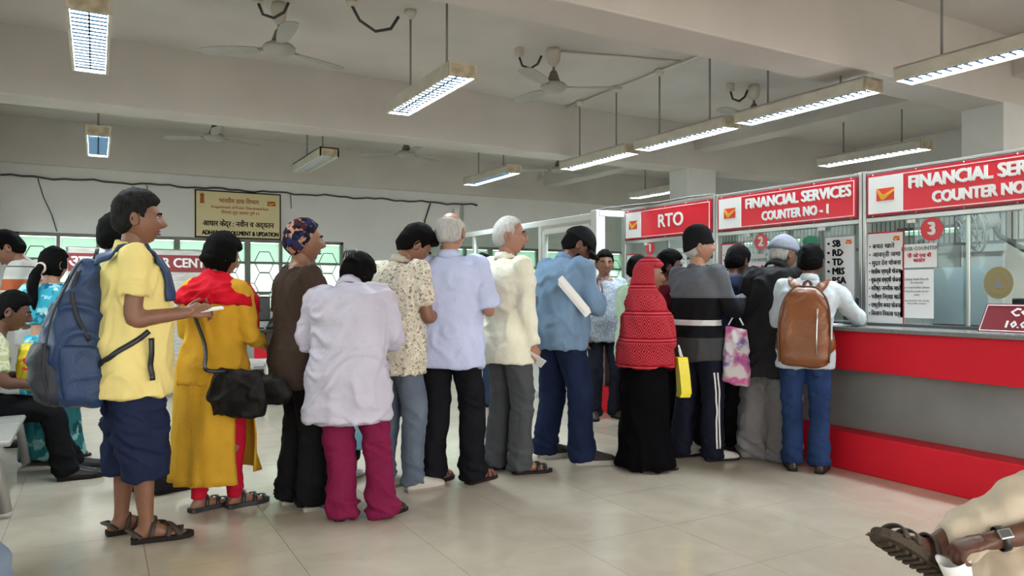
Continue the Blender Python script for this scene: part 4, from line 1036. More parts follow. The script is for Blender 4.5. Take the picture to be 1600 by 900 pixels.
SANDAL = [[(-.044,.02,.03),(-.034,.03,.07),(0,.035,.09),(.034,.03,.07),(.044,.02,.03)],
          [(-.048,.09,.025),(-.036,.10,.055),(0,.105,.066),(.036,.10,.055),(.048,.09,.025)],
          [(-.048,.14,.022),(-.034,.145,.042),(0,.15,.050),(.034,.145,.042),(.048,.14,.022)],
          [(-.040,-.02,.028),(-.040,-.05,.055),(0,-.075,.062),(.040,-.05,.055),(.040,-.02,.028)]]
CROSS = [[(-.046,.03,.022),(-.03,.06,.06),(.0,.11,.062),(.035,.15,.03)],[(.046,.03,.022),(.03,.06,.06),(.0,.11,.062),(-.035,.15,.03)]]
BANDS = [SANDAL[1],SANDAL[2]]
# ================================================================ the people
def held(fig, name, org, label, cat, group=None):
    org = Vector(org); t = empty(name, label=label, cat=cat, group=group)
    t.matrix_world = Matrix.Translation(fig.root.location)@fig.root.rotation_euler.to_matrix().to_4x4()@Matrix.Translation(org)
    t['_o'] = tuple(org); return t
def hb(t, mb, name, m, smooth=False, bevel=0, parent=None):
    o = mb.build(name, m, parent or t, smooth, bevel); 
    if parent is None: o.location = -Vector(t['_o'])
    return o
def hl(t, o): o.parent = t; o.location = -Vector(t['_o']); return o
def cloth(name, c, rough=.85, var=.08, bump=.7, vscale=6, **kw): return mat(name, c, rough, bump=bump, bscale=24, var=var, vscale=vscale, spec=.18, **kw)
def paper_in(fig, sd, size, label, n=(0,0,1), d=None, cat='paper', mt='paper', name='paper_slip', fold=True, off=.07, cent=(0,0)):
    S,E,W,u,f = fig.arm[sd]; c = W+f*off*fig.k; d = Vector(d).normalized() if d else f; n = Vector(n); n = (n-d*n.dot(d)).normalized(); b = n.cross(d)
    t = held(fig, name, c, label, cat); mb = MB(); c = c+d*cent[0]+b*cent[1]
    for q in range(3 if fold else 1): mb.obox(c+n*(.004*q-.004)+b*.003*q, d*size[0]/2, b*size[1]/2*(1-.06*q), n*.0016)
    hb(t, mb, 'sheet', mt); return t

# ---- man in the yellow polo with the blue backpack
loc,az,Z = at_px(206,840,84)
p1 = Fig('man in a pale yellow polo and navy shorts holding papers', loc, az, 1.70, lean=.02, w=1.06, d=1.12, belly=.035, skin='mid', Z=Z)
p1.stand((.10,.05,.10),(-.10,-.04,-.1)); p1.set_arm(1,(.10,-.06,-1),(-.02,1,.12)); p1.set_arm(-1,(.12,.08,-1),(-.30,1,.10))
p1.body(feet=True, hands=((1,1.15),(-1,.8)), face=True, yaw=.05, pitch=-.04, heavy=.6, palm={1:(-.8,0,-.5),-1:(.7,0,.7)})
p1.hair('salt', .013, .016)
YEL = cloth('yellow_pique', (.86,.70,.27), bump=.3)
p1.top(YEL, lo=.715, sleeve=.62, ease=.030, amp=.010, flare=.06, name='polo_shirt', sw=1.18, seed=4); p1.collar(YEL, h=1.412, open_=.35, ht=.04, rx=.070, ry=.074)
NAVY = cloth('navy_cotton', (.018,.024,.060), bump=.3)
p1.shorts(NAVY, 1.42, .118, .108)
SANDM = mat('sandal_brown', (.045,.028,.022), .6, bump=.2); SOLE = mat('sole_dark', (.022,.018,.017), .7, bump=.3)
for sd in (1,-1): p1.shoe(sd, SANDM, SOLE, 'sandal', SANDAL+[[(-.046,.06,.03),(-.02,.085,.072),(.03,.12,.06),(.048,.14,.025)]], .285, .024)
paper_in(p1, 1, (.16,.11), 'folded white papers held by the man in yellow', (0,-.25,1), (.1,1,.15), off=.10, cent=(-.02,.03))
# backpack
t = held(p1, 'backpack', (0,-.28,.66), 'bulky dark blue backpack on the man in yellow', 'backpack')
BB = mat('backpack_blue', (.016,.042,.115), .55, bump=.3, bscale=60, var=.15, vscale=5); BD = mat('backpack_charcoal', (.018,.021,.030), .6, bump=.3, bscale=60)
def slab(mb, rows, e=3.0, n=28):     # rows: (z, rx, y0, y1, dx)
    R = []
    for z,rx,y0,y1,dx in rows:
        c = (y0+y1)/2; ry = abs(y1-y0)/2
        R.append([(dx+rx*math.copysign(abs(math.cos(a))**(2/e),math.cos(a)), c+ry*math.copysign(abs(math.sin(a))**(2/e),math.sin(a)), z) for a in [2*PI*j/n for j in range(n)]])
    mb.rings(R); return mb
rows = [(.665,.08,-.17,-.24,0),(.68,.125,-.13,-.31,0),(.73,.150,-.12,-.355,0),(.82,.160,-.12,-.385,0),(.95,.162,-.125,-.385,0),(1.08,.160,-.13,-.36,0),(1.20,.150,-.135,-.315,0),(1.30,.130,-.135,-.26,0),(1.365,.09,-.14,-.21,0),(1.38,.04,-.15,-.19,0)]
hl(t, link('main_bag', remesh(slab(MB(),rows), .010, 2, folds(.014,7,5,8,.5), 'main_bag'), BB))
hl(t, link('front_pocket', remesh(slab(MB(),[(.695,.10,-.30,-.36,0),(.72,.13,-.28,-.395,0),(.80,.138,-.28,-.43,0),(.90,.138,-.28,-.435,0),(.965,.12,-.30,-.41,0),(.975,.08,-.32,-.38,0)]), .010, 2, folds(.010,9,5,3), 'front_pocket'), BD))
for sx in (-1,1):
    hl(t, link('side_pocket', remesh(slab(MB(),[(.70,.012,-.16,-.27,sx*.152),(.72,.028,-.14,-.30,sx*.150),(.85,.028,-.14,-.31,sx*.155),(.96,.022,-.15,-.31,sx*.155),(.97,.014,-.17,-.29,sx*.15)]), .009, 2, folds(.006,10,6,5), 'side_pocket'), BB))
    hb(t, MB().tube(catmull([(sx*.155,-.19,.99),(sx*.162,-.24,1.10),(sx*.150,-.26,1.22),(sx*.12,-.23,1.32)],[.011]*4,4)[0],.011,6,ratio=.4), 'side_panel_piping', BD, True)
    hb(t, MB().tube(catmull([(sx*.135,-.345,.70),(sx*.150,-.37,.85),(sx*.150,-.36,1.0),(sx*.146,-.335,1.12),(sx*.13,-.285,1.24),(sx*.09,-.235,1.345),(0,-.21,1.37)],[.006]*7,4)[0],.006,6), 'zip', BD, True)
    x = sx*.158
    hl(t, strap_on(p1, [(x*.75,-.16,1.36),(x,-.10,1.40),(x,-.01,1.435),(x,.07,1.40),(x,.14,1.30),(x*1.05,.16,1.17)], .072, .012, BB, None, 'shoulder_strap', .006))
    hl(t, strap_on(p1, [(x*1.36,.05,1.03),(x*1.40,.0,.99),(x*1.32,-.07,.94),(x*1.2,-.13,.90),(x*1.0,-.16,.86)], .026, .004, 'black', None, 'lower_webbing', .005))
hl(t, strap_on(p1, [(.26,.055,1.0),(.26,.057,.9),(.26,.06,.80)], .026, .003, 'black', None, 'loose_strap_end', .006))
hb(t, MB().tube([(-.04,-.16,1.37),(-.03,-.15,1.42),(.03,-.15,1.42),(.04,-.16,1.37)],.008,6), 'carry_handle', BD, True)

# ---- person mostly hidden behind the man in yellow
loc,az,Z = at_px(192,778,62)
f = Fig('person in a pale grey shirt mostly hidden behind the man in yellow', loc, az, 1.66, lean=-.10, Z=Z, skin='dark'); f.stand((.10,.20,.1),(-.10,.16,-.1)); f.set_arm(1,(.1,.1,-1),(-.1,1,.1)); f.set_arm(-1,(.1,.1,-1),(-.1,1,.1))
f.body(yaw=-.2); f.hair('black', .016, .014); f.top(cloth('pale_grey_shirt',(.42,.44,.47)), lo=.74, sleeve=.6); f.collar(cloth('pale_grey_collar',(.42,.44,.47))); f.pants(cloth('charcoal_trousers',(.02,.02,.024)))
for sd in (1,-1): f.shoe(sd, mat('shoe_black_mesh',(.018,.016,.016),.7,bump=.3), SOLE)

# ---- woman in the mustard kurta
loc,az,Z = at_px(335,797,38)
p2 = Fig('woman in a mustard kurta with a red scarf and red leggings', loc, az, 1.53, lean=.03, w=1.0, d=1.02, skin='mid', Z=Z)
p2.stand((.085,.10,.5),(-.075,-.04,.35)); p2.set_arm(1,(.22,.12,-1),(-.10,.75,-.35)); p2.set_arm(-1,(.2,.1,-1),(-.2,.9,.1))
p2.body(feet=True, yaw=.35, pitch=.22, sex='f', palm={1:(-.8,0,-.5)}); 
p2.hair('black', .020, .016, limit=lambda y: -.10 if y < .01 else (-.03 if y < .03 else .05))
p2.shell('hair_bun', HR['black'], lambda p: -.012+.042*sstep(-.02,-.075,p.y)*math.exp(-((p.z+.03)/.045)**2), .004)
MUS = mat('mustard_cotton', (.58,.32,.03), .8, bump=.3, bscale=120, var=.14, vscale=5)
p2.top(MUS, lo=.79, sleeve=1.75, ease=.026, amp=.010, flare=.06, name='kurta', sw=1.02, seed=12)
def panel(fig, prof, a0, a1, th, m, name, amp=.008, seed=1, n=24):
    """cloth panel hanging from a garment: part of a ring between two angles (degrees, 0 = right, 90 = front)"""
    rows = []
    for h,rx,ry,dy in prof:
        ou = []; inn = []
        for j in range(n+1):
            a = math.radians(a0+(a1-a0)*j/n); w_ = noise.noise((a*4+seed,h*3,seed))*amp*2.2*(1+1.6*max(0,.9-h))
            ou.append(fig.at(h,(rx+w_)*math.cos(a),dy+(ry+w_)*math.sin(a))); inn.append(fig.at(h,(rx+w_-th)*math.cos(a),dy+(ry+w_-th)*math.sin(a)))
        rows.append(ou+inn[::-1])
    me = MB().rings(rows).mesh(name, True); return link(name, me, m, fig.root)
pr = [(.86,.222,.168,-.008),(.78,.232,.176,-.008),(.70,.237,.182,-.01),(.58,.243,.190,-.012),(.46,.249,.198,-.014),(.34,.256,.207,-.016),(.24,.263,.215,-.018),(.20,.265,.217,-.018)]
p2.kb = panel(p2, pr, 172, 338, .008, MUS, 'kurta_back_panel', .012, 3); pf = [(h,rx,ry*1.05,.012) for h,rx,ry,_ in pr[:-1]]; panel(p2, pf, 12, 160, .008, MUS, 'kurta_front_panel', .012, 8)
p2.pants(cloth('red_leggings',(.50,.012,.035)), .075, .085, .066, .046, amp=.005, name='leggings', shin=.058, waist=.95)
RED = mat('red_scarf', (.56,.008,.022), .75, bump=.35, bscale=90, var=.15, vscale=8)
p2.robe(RED, [(1.50,.070,.078,-.005),(1.46,.090,.092,-.008),(1.425,.125,.112,-.01),(1.385,.20,.140,-.01),(1.34,.246,.160,-.008),(1.295,.256,.166,-.008),(1.27,.255,.166,-.008)], 'scarf', .013, 9, 9, 5)
limb_mb = MB(); limb(limb_mb, [p2.at(1.37,.17,.03),p2.at(1.30,.18,.10),p2.at(1.18,.165,.155),p2.at(1.05,.14,.175)], [(.03,.06),(.03,.065),(.025,.055),(.02,.04)], 4, 12)
link('scarf_end', remesh(limb_mb, .009, 2, folds(.010,10,5,5,.3), 'scarf_end'), RED, p2.root)
BLK = mat('sandal_black', (.014,.014,.016), .45)
for sd in (1,-1): p2.shoe(sd, BLK, BLK, 'sandal', [SANDAL[0],SANDAL[1],[(-.048,.155,.022),(-.034,.16,.038),(0,.165,.045),(.034,.16,.038),(.048,.155,.022)]], .285, .026)
t = held(p2, 'shoulder_bag', p2.at(.66,.27,-.15), 'black shoulder bag hanging at the hip of the woman in mustard', 'bag')
BAGM = mat('bag_black_print', (.010,.008,.008), .6, spec=.2, bump=.5, bscale=18, var=.7, vscale=14)
mb = MB(); c = p2.at(.755,.27,-.15)
slab(mb, [(c.z-.125,.10,c.y-.02,c.y+.04,c.x),(c.z-.115,.15,c.y-.05,c.y+.07,c.x),(c.z-.03,.175,c.y-.065,c.y+.085,c.x),(c.z+.06,.165,c.y-.05,c.y+.07,c.x),(c.z+.115,.13,c.y-.03,c.y+.05,c.x),(c.z+.125,.09,c.y,c.y+.03,c.x)], 2.5)
hl(t, link('bag_body', remesh(mb, .009, 3, folds(.012,9,7,2), 'bag_body'), BAGM))
hl(t, link('flap', remesh(slab(MB(),[(c.z-.06,.10,c.y+.03,c.y+.09,c.x+.17),(c.z,.12,c.y+.0,c.y+.11,c.x+.18),(c.z+.08,.10,c.y+.0,c.y+.10,c.x+.15),(c.z+.10,.06,c.y+.03,c.y+.08,c.x+.12)],2.4), .009, 3, folds(.008,9,7,6), 'flap'), BAGM))
hl(t, strap_on(p2, [p2.at(1.41,-.10,.02),p2.at(1.34,-.10,-.12),p2.at(1.20,-.03,-.16),p2.at(1.0,.08,-.18),(c.x-.10,c.y-.12,c.z+.13),(c.x-.04,c.y-.02,c.z+.12)], .022, .005, 'black', None, 'strap', .010))

# ---- man in the brown T-shirt and printed headscarf
loc,az,Z = at_px(468,792,72)
f = Fig('man in a dark brown T-shirt with a floral head wrap', loc, az, 1.62, lean=.02, w=1.0, d=1.12, belly=.05, skin='mid', Z=Z); f.stand((.10,.05,.15),(-.10,-.02,-.1)); f.set_arm(1,(.06,.02,-1),(-.05,.35,-1)); f.set_arm(-1,(.1,.1,-1),(-.2,1,-.2))
f.body(feet=True, face=True, yaw=.10, pitch=-.05, heavy=.3)
WRAP = print_mat('floral_wrap', (.012,.012,.022), [((.45,.23,.16),22,.56),((.06,.02,.03),14,.60),((.02,.03,.10),17,.60)], soft=.02)
f.shell('head_wrap', WRAP, lambda p: -.010+.026*sstep(-.005,.008,p.z-(-.078 if p.y < -.05 else -.078+(p.y+.05)*1.28)), .004, 30)
BRN = cloth('brown_tshirt', (.052,.034,.026)); f.top(BRN, lo=.72, sleeve=.75, ease=.022, amp=.010, name='tshirt', sw=1.05); f.collar(cloth('brown_neck_rib',(.04,.026,.02)), ht=.010, open_=.01, tilt=.02, h=1.408, rx=.062, ry=.066)
f.pants(cloth('black_trousers',(.010,.010,.011)), .045, .105, .092, .088)
CREAM = mat('slipper_cream', (.42,.38,.32), .6); BLU = mat('slipper_strap_blue', (.06,.16,.22), .5)
for sd in (1,-1): f.shoe(sd, BLU, CREAM, 'sandal', CROSS, .275, .024)

# ---- child in a tie-dyed skirt behind the lavender jacket
loc,az,Z = at_px(541,748,20)
f = Fig('child in a blue tie-dyed skirt behind the lavender jacket', loc, az, 1.12, Z=Z, skin='mid'); f.stand((.07,.03,.3),(-.07,0,0)); f.set_arm(1,(.1,.0,-1),(-.1,.5,-1)); f.set_arm(-1,(.1,.0,-1),(-.1,.5,-1))
f.body(sex='f'); f.hair('black', .018, .012, low=.03)
TIE = ramp_mat('tie_dye', [(0,(.10,.30,.50)),(.33,(.32,.66,.78)),(.42,(.62,.50,.70)),(.50,(.35,.70,.80)),(.62,(.16,.40,.62))], 'z', const=False)
f.top(cloth('child_blouse',(.10,.25,.40)), lo=.85, sleeve=.6, ease=.02); f.robe(TIE, [(.98,.16,.12,0),(.80,.20,.16,0),(.50,.25,.21,0),(.32,.27,.23,0)], 'skirt', .014, 12, 1.5)
f.pants(cloth('child_leggings',(.012,.012,.014)), .20, .07, .06, .05, name='leggings')
for sd in (1,-1): f.shoe(sd, mat('child_shoe',(.55,.54,.50),.6), mat('child_sole',(.25,.22,.2),.7), len_=.26)

# ---- person in the lavender padded jacket
loc,az,Z = at_px(545,810,14)
f = Fig('person in a pale lavender padded jacket and magenta trousers', loc, az, 1.475, lean=.10, hunch=.45, side=-.05, w=1.08, d=1.1, skin='mid', Z=Z)
f.stand((.21,.05,.55),(-.04,-.01,.05)); f.set_arm(1,(.30,.25,-1),(-.35,.9,.15)); f.set_arm(-1,(.34,.08,-1),(-.45,.9,.05))
f.body(feet=True, yaw=.45, pitch=.55, sex='f', neckh=1.47); f.hair('black', .020, .014, limit=lambda y: -.085 if y < .005 else (-.03 if y < .03 else .05))
f.shell('hair_twist', HR['black'], lambda p: -.012+.050*sstep(-.005,-.07,p.y)*math.exp(-((p.z-.035)/.038)**2-((p.x-.02)/.05)**2), .012, 60)
k = f.k; mb = MB(); c = f.hc+f.HR@Vector((.02,-.13,.055)); 
for q in range(5): mb.tube([c+f.HR@Vector((-.035+.017*q,-.005,-.03)), c+f.HR@Vector((-.03+.015*q,-.018,.0)), c+f.HR@Vector((-.035+.017*q,-.002,.03))],[.004,.005,.003],6)
mb.build('hair_clip', 'black', f.root, True)
PUF = cloth('lavender_nylon', (.53,.495,.59), .6, var=.06, bump=.5)
def quilt(V):
    z = V[:,2]/k; b = np.abs(np.sin(PI*(z-.52)/.135)); return .007*(b**.35)+folds(.011,8,6,4,.3)(V)-.005
f.top(PUF, lo=.62, sleeve=1.95, ease=.052, flare=.055, name='padded_jacket', sw=1.42, cuff=.05, disp=quilt, e=2.6); f.collar(PUF, h=1.42, ht=.05, rx=.082, ry=.086, open_=.3)
f.robe(PUF, [(.70,.215,.165,-.008),(.64,.222,.172,-.008),(.595,.218,.168,-.008)], 'jacket_hem', .006)
f.pants(cloth('magenta_trousers', (.19,.013,.055), .7), .018, .115, .098, .100, amp=.010, shin=.092, waist=.95)
for sd in (1,-1): f.shoe(sd, SANDM, SOLE, 'sandal', BANDS+[SANDAL[3]], .27, .018)

# ---- man in the printed beige shirt
loc,az,Z = at_px(620,766,48)
f = Fig('young man in a beige printed shirt and faded jeans, head bowed', loc, az, 1.66, lean=.04, hunch=.22, skin='mid', Z=Z); f.stand((.10,.06,.25),(-.09,-.02,.0)); f.set_arm(1,(.18,.10,-1),(-.45,1,.10)); f.set_arm(-1,(.1,.1,-1),(-.3,1,.2))
f.body(feet=True, face=True, yaw=.35, pitch=.62, neckh=1.48); f.hair('black', .017, .022, front=.012)
f.top(print_mat('leafy_shirt', (.62,.56,.45), [((.26,.20,.14),62,.585),((.74,.70,.60),45,.60)], soft=.03), lo=.735, sleeve=.72, ease=.028, amp=.010, sw=1.22); f.collar(cloth('beige_collar',(.50,.45,.36)))
JEA = mat('faded_denim', (.135,.165,.215), .8, bump=.3, bscale=200, var=.3, vscale=5)
f.pants(JEA, .05, .100, .084, .070)
for sd in (1,-1): f.shoe(sd, mat('clog_cream',(.50,.46,.40),.6), mat('clog_sole',(.30,.26,.22),.7), len_=.285)

# ---- old man in the light blue shirt
loc,az,Z = at_px(703,759,14)
f = Fig('bald old man in a light blue short sleeved shirt and black trousers', loc, az, 1.71, lean=.0, w=1.04, d=1.05, belly=.02, skin='light', Z=Z); f.stand((.13,.10,.5),(-.115,.03,.35)); f.set_arm(1,(.26,.0,-1),(-.25,1,.15)); f.set_arm(-1,(.20,.0,-1),(-.3,1,.1))
f.body(feet=True, yaw=.12, pitch=-.02); f.hair('grey', .010, .004, bald=.062, low=-.01)
LB = cloth('light_blue_cotton', (.52,.56,.78)); f.top(LB, lo=.742, sleeve=.95, ease=.030, amp=.009, sw=1.22, diag=.2); f.collar(LB, open_=.35, ht=.042)
f.pants(cloth('black_trousers_fine',(.009,.009,.012),.75), .03, .102, .090, .088)
for sd in (1,-1): f.shoe(sd, mat('sandal_tan_%d' % sd,(.16,.055,.035),.45), SOLE, 'sandal', BANDS+CROSS[:1], .285, .02)

# ---- dark figure standing far behind, in front of the partition
loc,az,Z = at_px(752,634,40)
f = Fig('dark clothed person in jeans far behind, seen between the two old men', loc, az, 1.60, Z=Z, skin='dark'); f.stand(); f.set_arm(1,(.1,.0,-1),(-.1,.6,-.5)); f.set_arm(-1,(.1,.0,-1),(-.1,.6,-.5)); f.body(); f.hair('black', .016, .014)
f.top(cloth('charcoal_shirt',(.035,.035,.045)), sleeve=1.9); f.pants(cloth('dark_jeans',(.03,.045,.09)))
for sd in (1,-1): f.shoe(sd, 'black', SOLE)

# ---- old man in the cream shirt with spectacles
loc,az,Z = at_px(792,737,52)
p7 = Fig('old man with spectacles in a cream full sleeved shirt and grey trousers', loc, az, 1.715, lean=.0, w=1.0, d=1.05, belly=.02, skin='light', Z=Z); p7.stand((.10,.05,.35),(-.10,.0,.1)); p7.set_arm(1,(.10,.03,-1),(.0,.24,-1)); p7.set_arm(-1,(.15,.15,-1),(-.3,1,.1))
p7.body(feet=True, hands=((1,.9),(-1,.4)), face=True, yaw=.62, pitch=-.04, heavy=.2, palm={1:(-.9,.2,0)}); p7.hair('grey', .008, .003, limit=lambda y: hair_limit(y)+(.018 if y > .03 else 0))
CR = cloth('cream_cotton', (.76,.73,.59)); p7.top(CR, lo=.735, sleeve=1.97, ease=.030, amp=.009, sw=1.12, diag=.3, cuff=.044); p7.collar(CR, open_=.4, ht=.042)
GREY = cloth('grey_suiting', (.072,.075,.082), .75); p7.pants(GREY, .03, .100, .088, .090)
k = p7.k; mb = MB()
for sx in (-1,1):
    mb.tube([p7.hc+p7.HR@(Vector((sx*.031+.021*math.cos(2*PI*j/18), .104-.012*abs(math.cos(2*PI*j/18)+sx*.6)*.6, .003+.018*math.sin(2*PI*j/18)))*p7.hk) for j in range(18)],.0019,5,closed=True)
    mb.tube([p7.hc+p7.HR@(Vector(q)*p7.hk) for q in ((sx*.052,.098,.010),(sx*.072,.06,.010),(sx*.085,.0,.008),(sx*.083,-.02,-.005))],.0019,5)
mb.tube([p7.hc+p7.HR@(Vector(q)*p7.hk) for q in ((-.010,.108,.008),(0,.110,.011),(.010,.108,.008))],.0019,5); mb.build('spectacles', mat('spectacle_wire',(.30,.24,.18),.3,.7), p7.root, True)
for sd in (1,-1): p7.shoe(sd, BLK, SOLE, 'sandal', SANDAL, .28, .02)
paper_in(p7, 1, (.135,.10), 'white passbook held low by the old man in the cream shirt', (-.25,.45,.6), (.55,.75,-.55), cat='passbook', name='passbook', off=.085, cent=(.0,.0))

# ---- man in the denim shirt with a black cap
loc,az,Z = at_px(874,721,48)
p8 = Fig('man in a blue denim shirt and black cap looking down', loc, az, 1.72, lean=.06, hunch=.30, w=1.08, d=1.12, belly=.03, skin='dark', Z=Z); p8.stand((.17,.08,.55),(-.15,.02,.35)); p8.set_arm(1,(.34,.20,-1),(-.50,.60,.40)); p8.set_arm(-1,(.1,.2,-1),(-.3,1,.25))
p8.body(hands=((1,.8),(-1,.5)), face=True, yaw=.40, pitch=.60, neckh=1.475); p8.hair('black', .012, .0)
p8.shell('beard', HR['black'], lambda p: -.010+.018*sstep(-.040,-.055,p.z)*sstep(-.01,.02,p.y)*(0 if (abs(p.x) < .02 and p.z > -.055) else 1), .003)
CAP = mat('cap_black', (.010,.010,.011), .7, bump=.3); p8.shell('cap', CAP, lambda p: -.012+.040*sstep(.018,.030,p.z+.12*p.y), .002)
mb = MB(); rows = []
for j in range(13):
    a = math.radians(25+130*j/12); c_,s_ = math.cos(a), math.sin(a)
    rows.append([p8.hc+p8.HR@(Vector(q)*p8.hk) for q in ((.092*c_,.105*s_,.036-.01*abs(c_)),(.105*c_,.105*s_+.075*s_**1.5,.020-.022*abs(c_)),(.105*c_,.105*s_+.075*s_**1.5,.014-.022*abs(c_)),(.092*c_,.105*s_,.029-.01*abs(c_)))])
mb.rings(rows).build('cap_peak', CAP, p8.root, True)
DEN = mat('denim_shirt', (.17,.26,.38), .8, bump=.3, bscale=180, var=.15, vscale=5, stretch=(3,3,.6)); p8.top(DEN, lo=.80, sleeve=1.55, ease=.034, amp=.011, sw=1.18, diag=.3); p8.collar(DEN, open_=.4)
p8.pants(mat('indigo_denim', (.014,.022,.058), .8, bump=.3, bscale=180, var=.25, vscale=5), .03, .115, .100, .092, waist=1.02)
for sd in (1,-1): p8.shoe(sd, mat('shoe_grey_%d' % sd,(.055,.048,.044),.7,bump=.3,var=.3,vscale=40), mat('shoe_sole_pale_%d' % sd,(.45,.42,.38),.6), len_=.30, st=.03)
c = Vector((.235,-.07,1.17)); t = held(p8, 'newspaper', c, 'folded white papers under the arm of the man in denim', 'paper')
d = Vector((.35,.75,-.95)).normalized(); n = Vector((.74,-.67,.1)); n = (n-d*n.dot(d)).normalized(); b = n.cross(d); mb = MB()
for q in range(4): mb.obox(c+n*.004*q+b*.005*q-d*.01*q, d*.15, b*(.027-.002*q), n*.0016)
hb(t, mb, 'sheet', 'paper')

# ---- man facing the camera beside the partition
loc,az,Z = at_px(944,652,162)
f = Fig('man with a moustache in a pale patterned shirt facing the camera', loc, az, 1.60, w=1.05, d=1.1, belly=.05, Z=Z, skin='mid'); f.stand((.11,.05,.3),(-.11,.05,-.3)); f.set_arm(1,(.16,.02,-1),(-.05,.25,-1)); f.set_arm(-1,(.15,.02,-1),(-.05,.25,-1))
f.body(face=True, yaw=.12, heavy=.5); f.hair('black', .012, .012); f.shell('moustache', HR['black'], lambda p: -.010+.015*math.exp(-((p.z+.0505)/.006)**2-(p.x/.024)**2)*(1 if p.y > .05 else 0), .001)
f.top(print_mat('pale_check', (.26,.30,.36), [((.40,.43,.48),55,.52)], soft=.05), lo=.78, sleeve=.8, ease=.024, sw=1.15); f.collar(cloth('pale_collar',(.40,.44,.50)))
f.pants(cloth('navy_trousers',(.016,.018,.026)), waist=1.02)
for sd in (1,-1): f.shoe(sd, SANDM, SOLE)

# ---- person in pale green, hidden by the red headscarf
loc,az,Z = at_px(994,671,50)
f = Fig('person in a pale green shirt behind the red headscarf', loc, az, 1.52, w=1.08, d=1.1, Z=Z, skin='mid'); f.stand(); f.set_arm(1,(.14,.15,-1),(-.2,1,.1)); f.set_arm(-1,(.14,.0,-1),(-.1,.5,-.6)); f.body(yaw=.3); f.hair('black', .014, .01)
f.top(cloth('pale_green_shirt',(.42,.54,.40)), lo=.66, sleeve=.9, ease=.03, sw=1.15); f.collar(cloth('pale_green_collar',(.42,.54,.40))); f.pants(cloth('dark_green_trousers',(.018,.024,.024)))
for sd in (1,-1): f.shoe(sd, 'black', SOLE)
# ---- person in maroon beyond the red headscarf
loc,az,Z = at_px(1040,702,55)
f = Fig('dark haired person in a maroon shawl just beyond the red headscarf', loc, az, 1.52, Z=Z, skin='dark'); f.stand(); f.set_arm(1,(.18,.15,-1),(-.2,1,.1)); f.set_arm(-1,(.18,.1,-1),(-.2,1,.1)); f.body(yaw=.45, pitch=.1, face=True); f.hair('black', .017, .014)
f.top(cloth('maroon_wool',(.10,.010,.018)), lo=.70, sleeve=1.9, ease=.04, sw=1.2, amp=.012, name='shawl'); f.pants(cloth('black_cotton',(.008,.008,.009)))
for sd in (1,-1): f.shoe(sd, mat('trainer_grey_%d' % sd,(.30,.29,.28),.7), SOLE)

# ---- woman in the red headscarf and black robe
loc,az,Z = at_px(1008,730,74)
f = Fig('woman in a red patterned headscarf and long black robe', loc, az, 1.43, lean=.04, w=1.05, d=1.1, skin='mid', Z=Z); f.stand((.08,.06,.1),(-.08,.0,-.1)); f.set_arm(1,(-.05,.08,-1),(-.08,.25,-1),hx=.13); f.set_arm(-1,(-.05,.08,-1),(-.08,.25,-1),hx=.13)
f.body(feet=True, face=True, yaw=.14, pitch=-.02, sex='f', ears=False, hands=())
HIJ = mat('red_headscarf', (.52,.012,.03), .8, bump=.35, bscale=100)
N,L = nt(HIJ); b_ = N['Principled BSDF']; tc = N.new('ShaderNodeTexCoord'); sx_ = N.new('ShaderNodeSeparateXYZ'); L.new(tc.outputs['Object'], sx_.inputs[0])
def mth(op, a, b=None):
    n = N.new('ShaderNodeMath'); n.operation = op
    for i,v in enumerate((a,b)):
        if v is None: continue
        if isinstance(v,(int,float)): n.inputs[i].default_value = v
        else: L.new(v, n.inputs[i])
    return n.outputs[0]
ang = mth('MULTIPLY', mth('ARCTAN2', sx_.outputs[0], sx_.outputs[1]), 3.2); zz = mth('MULTIPLY', sx_.outputs[2], 11)
d1 = mth('ABSOLUTE', mth('SUBTRACT', mth('FRACT', ang), .5)); d2 = mth('ABSOLUTE', mth('SUBTRACT', mth('FRACT', zz), .5)); dm = mth('FRACT', mth('MULTIPLY', mth('ADD', d1, d2), 4.0))
lt = mth('LESS_THAN', dm, .32); bandz = mth('LESS_THAN', mth('FRACT', mth('MULTIPLY', sx_.outputs[2], 5.5)), .78); fine = mth('LESS_THAN', mth('FRACT', mth('MULTIPLY', sx_.outputs[2], 44)), .4)
pat = mth('ADD', mth('MULTIPLY', lt, bandz), mth('MULTIPLY', fine, mth('SUBTRACT', 1.0, bandz)))
mx = N.new('ShaderNodeMix'); mx.data_type = 'RGBA'; mx.inputs[6].default_value = (.30,.004,.015,1); mx.inputs[7].default_value = (.58,.12,.13,1); L.new(mth('MULTIPLY', pat, .75), mx.inputs[0]); L.new(mx.outputs[2], b_.inputs['Base Color'])
f.shell('headscarf_hood', HIJ, lambda p: -.012+(.046+.034*sstep(.01,-.06,p.z)*sstep(.02,-.03,p.y))*max(sstep(.030,.010,p.y), sstep(.052,.066,p.z), sstep(-.098,-.112,p.z)), .006, 22)
mb = MB(); f.robe(HIJ, [(1.52,.092,.085,-.030),(1.47,.122,.118,-.018),(1.42,.158,.140,-.005),(1.36,.20,.160,.0),(1.25,.232,.195,.005),(1.12,.245,.215,.01),(1.0,.252,.228,.012),(.90,.255,.232,.012),(.83,.250,.228,.012)], 'headscarf_drape', .018, 7, 3.0, 3)
f.robe(mat('black_robe',(.004,.0035,.0045),.85,bump=.2,spec=.03), [(1.30,.18,.14,0),(1.0,.20,.17,0),(.80,.20,.175,0),(.5,.21,.19,0),(.2,.235,.215,0),(.02,.262,.245,0)], 'robe', .013, 10, 1.6, 7)
for sd in (1,-1): f.shoe(sd, mat('slipper_tan_%d' % sd,(.42,.27,.14),.6), SOLE, 'sandal', BANDS, .25, .018)
x,y = .10,.235; t = held(f, 'yellow_bag', (x,y,.50), 'narrow yellow carrier bag hanging beside the red headscarf', 'bag')
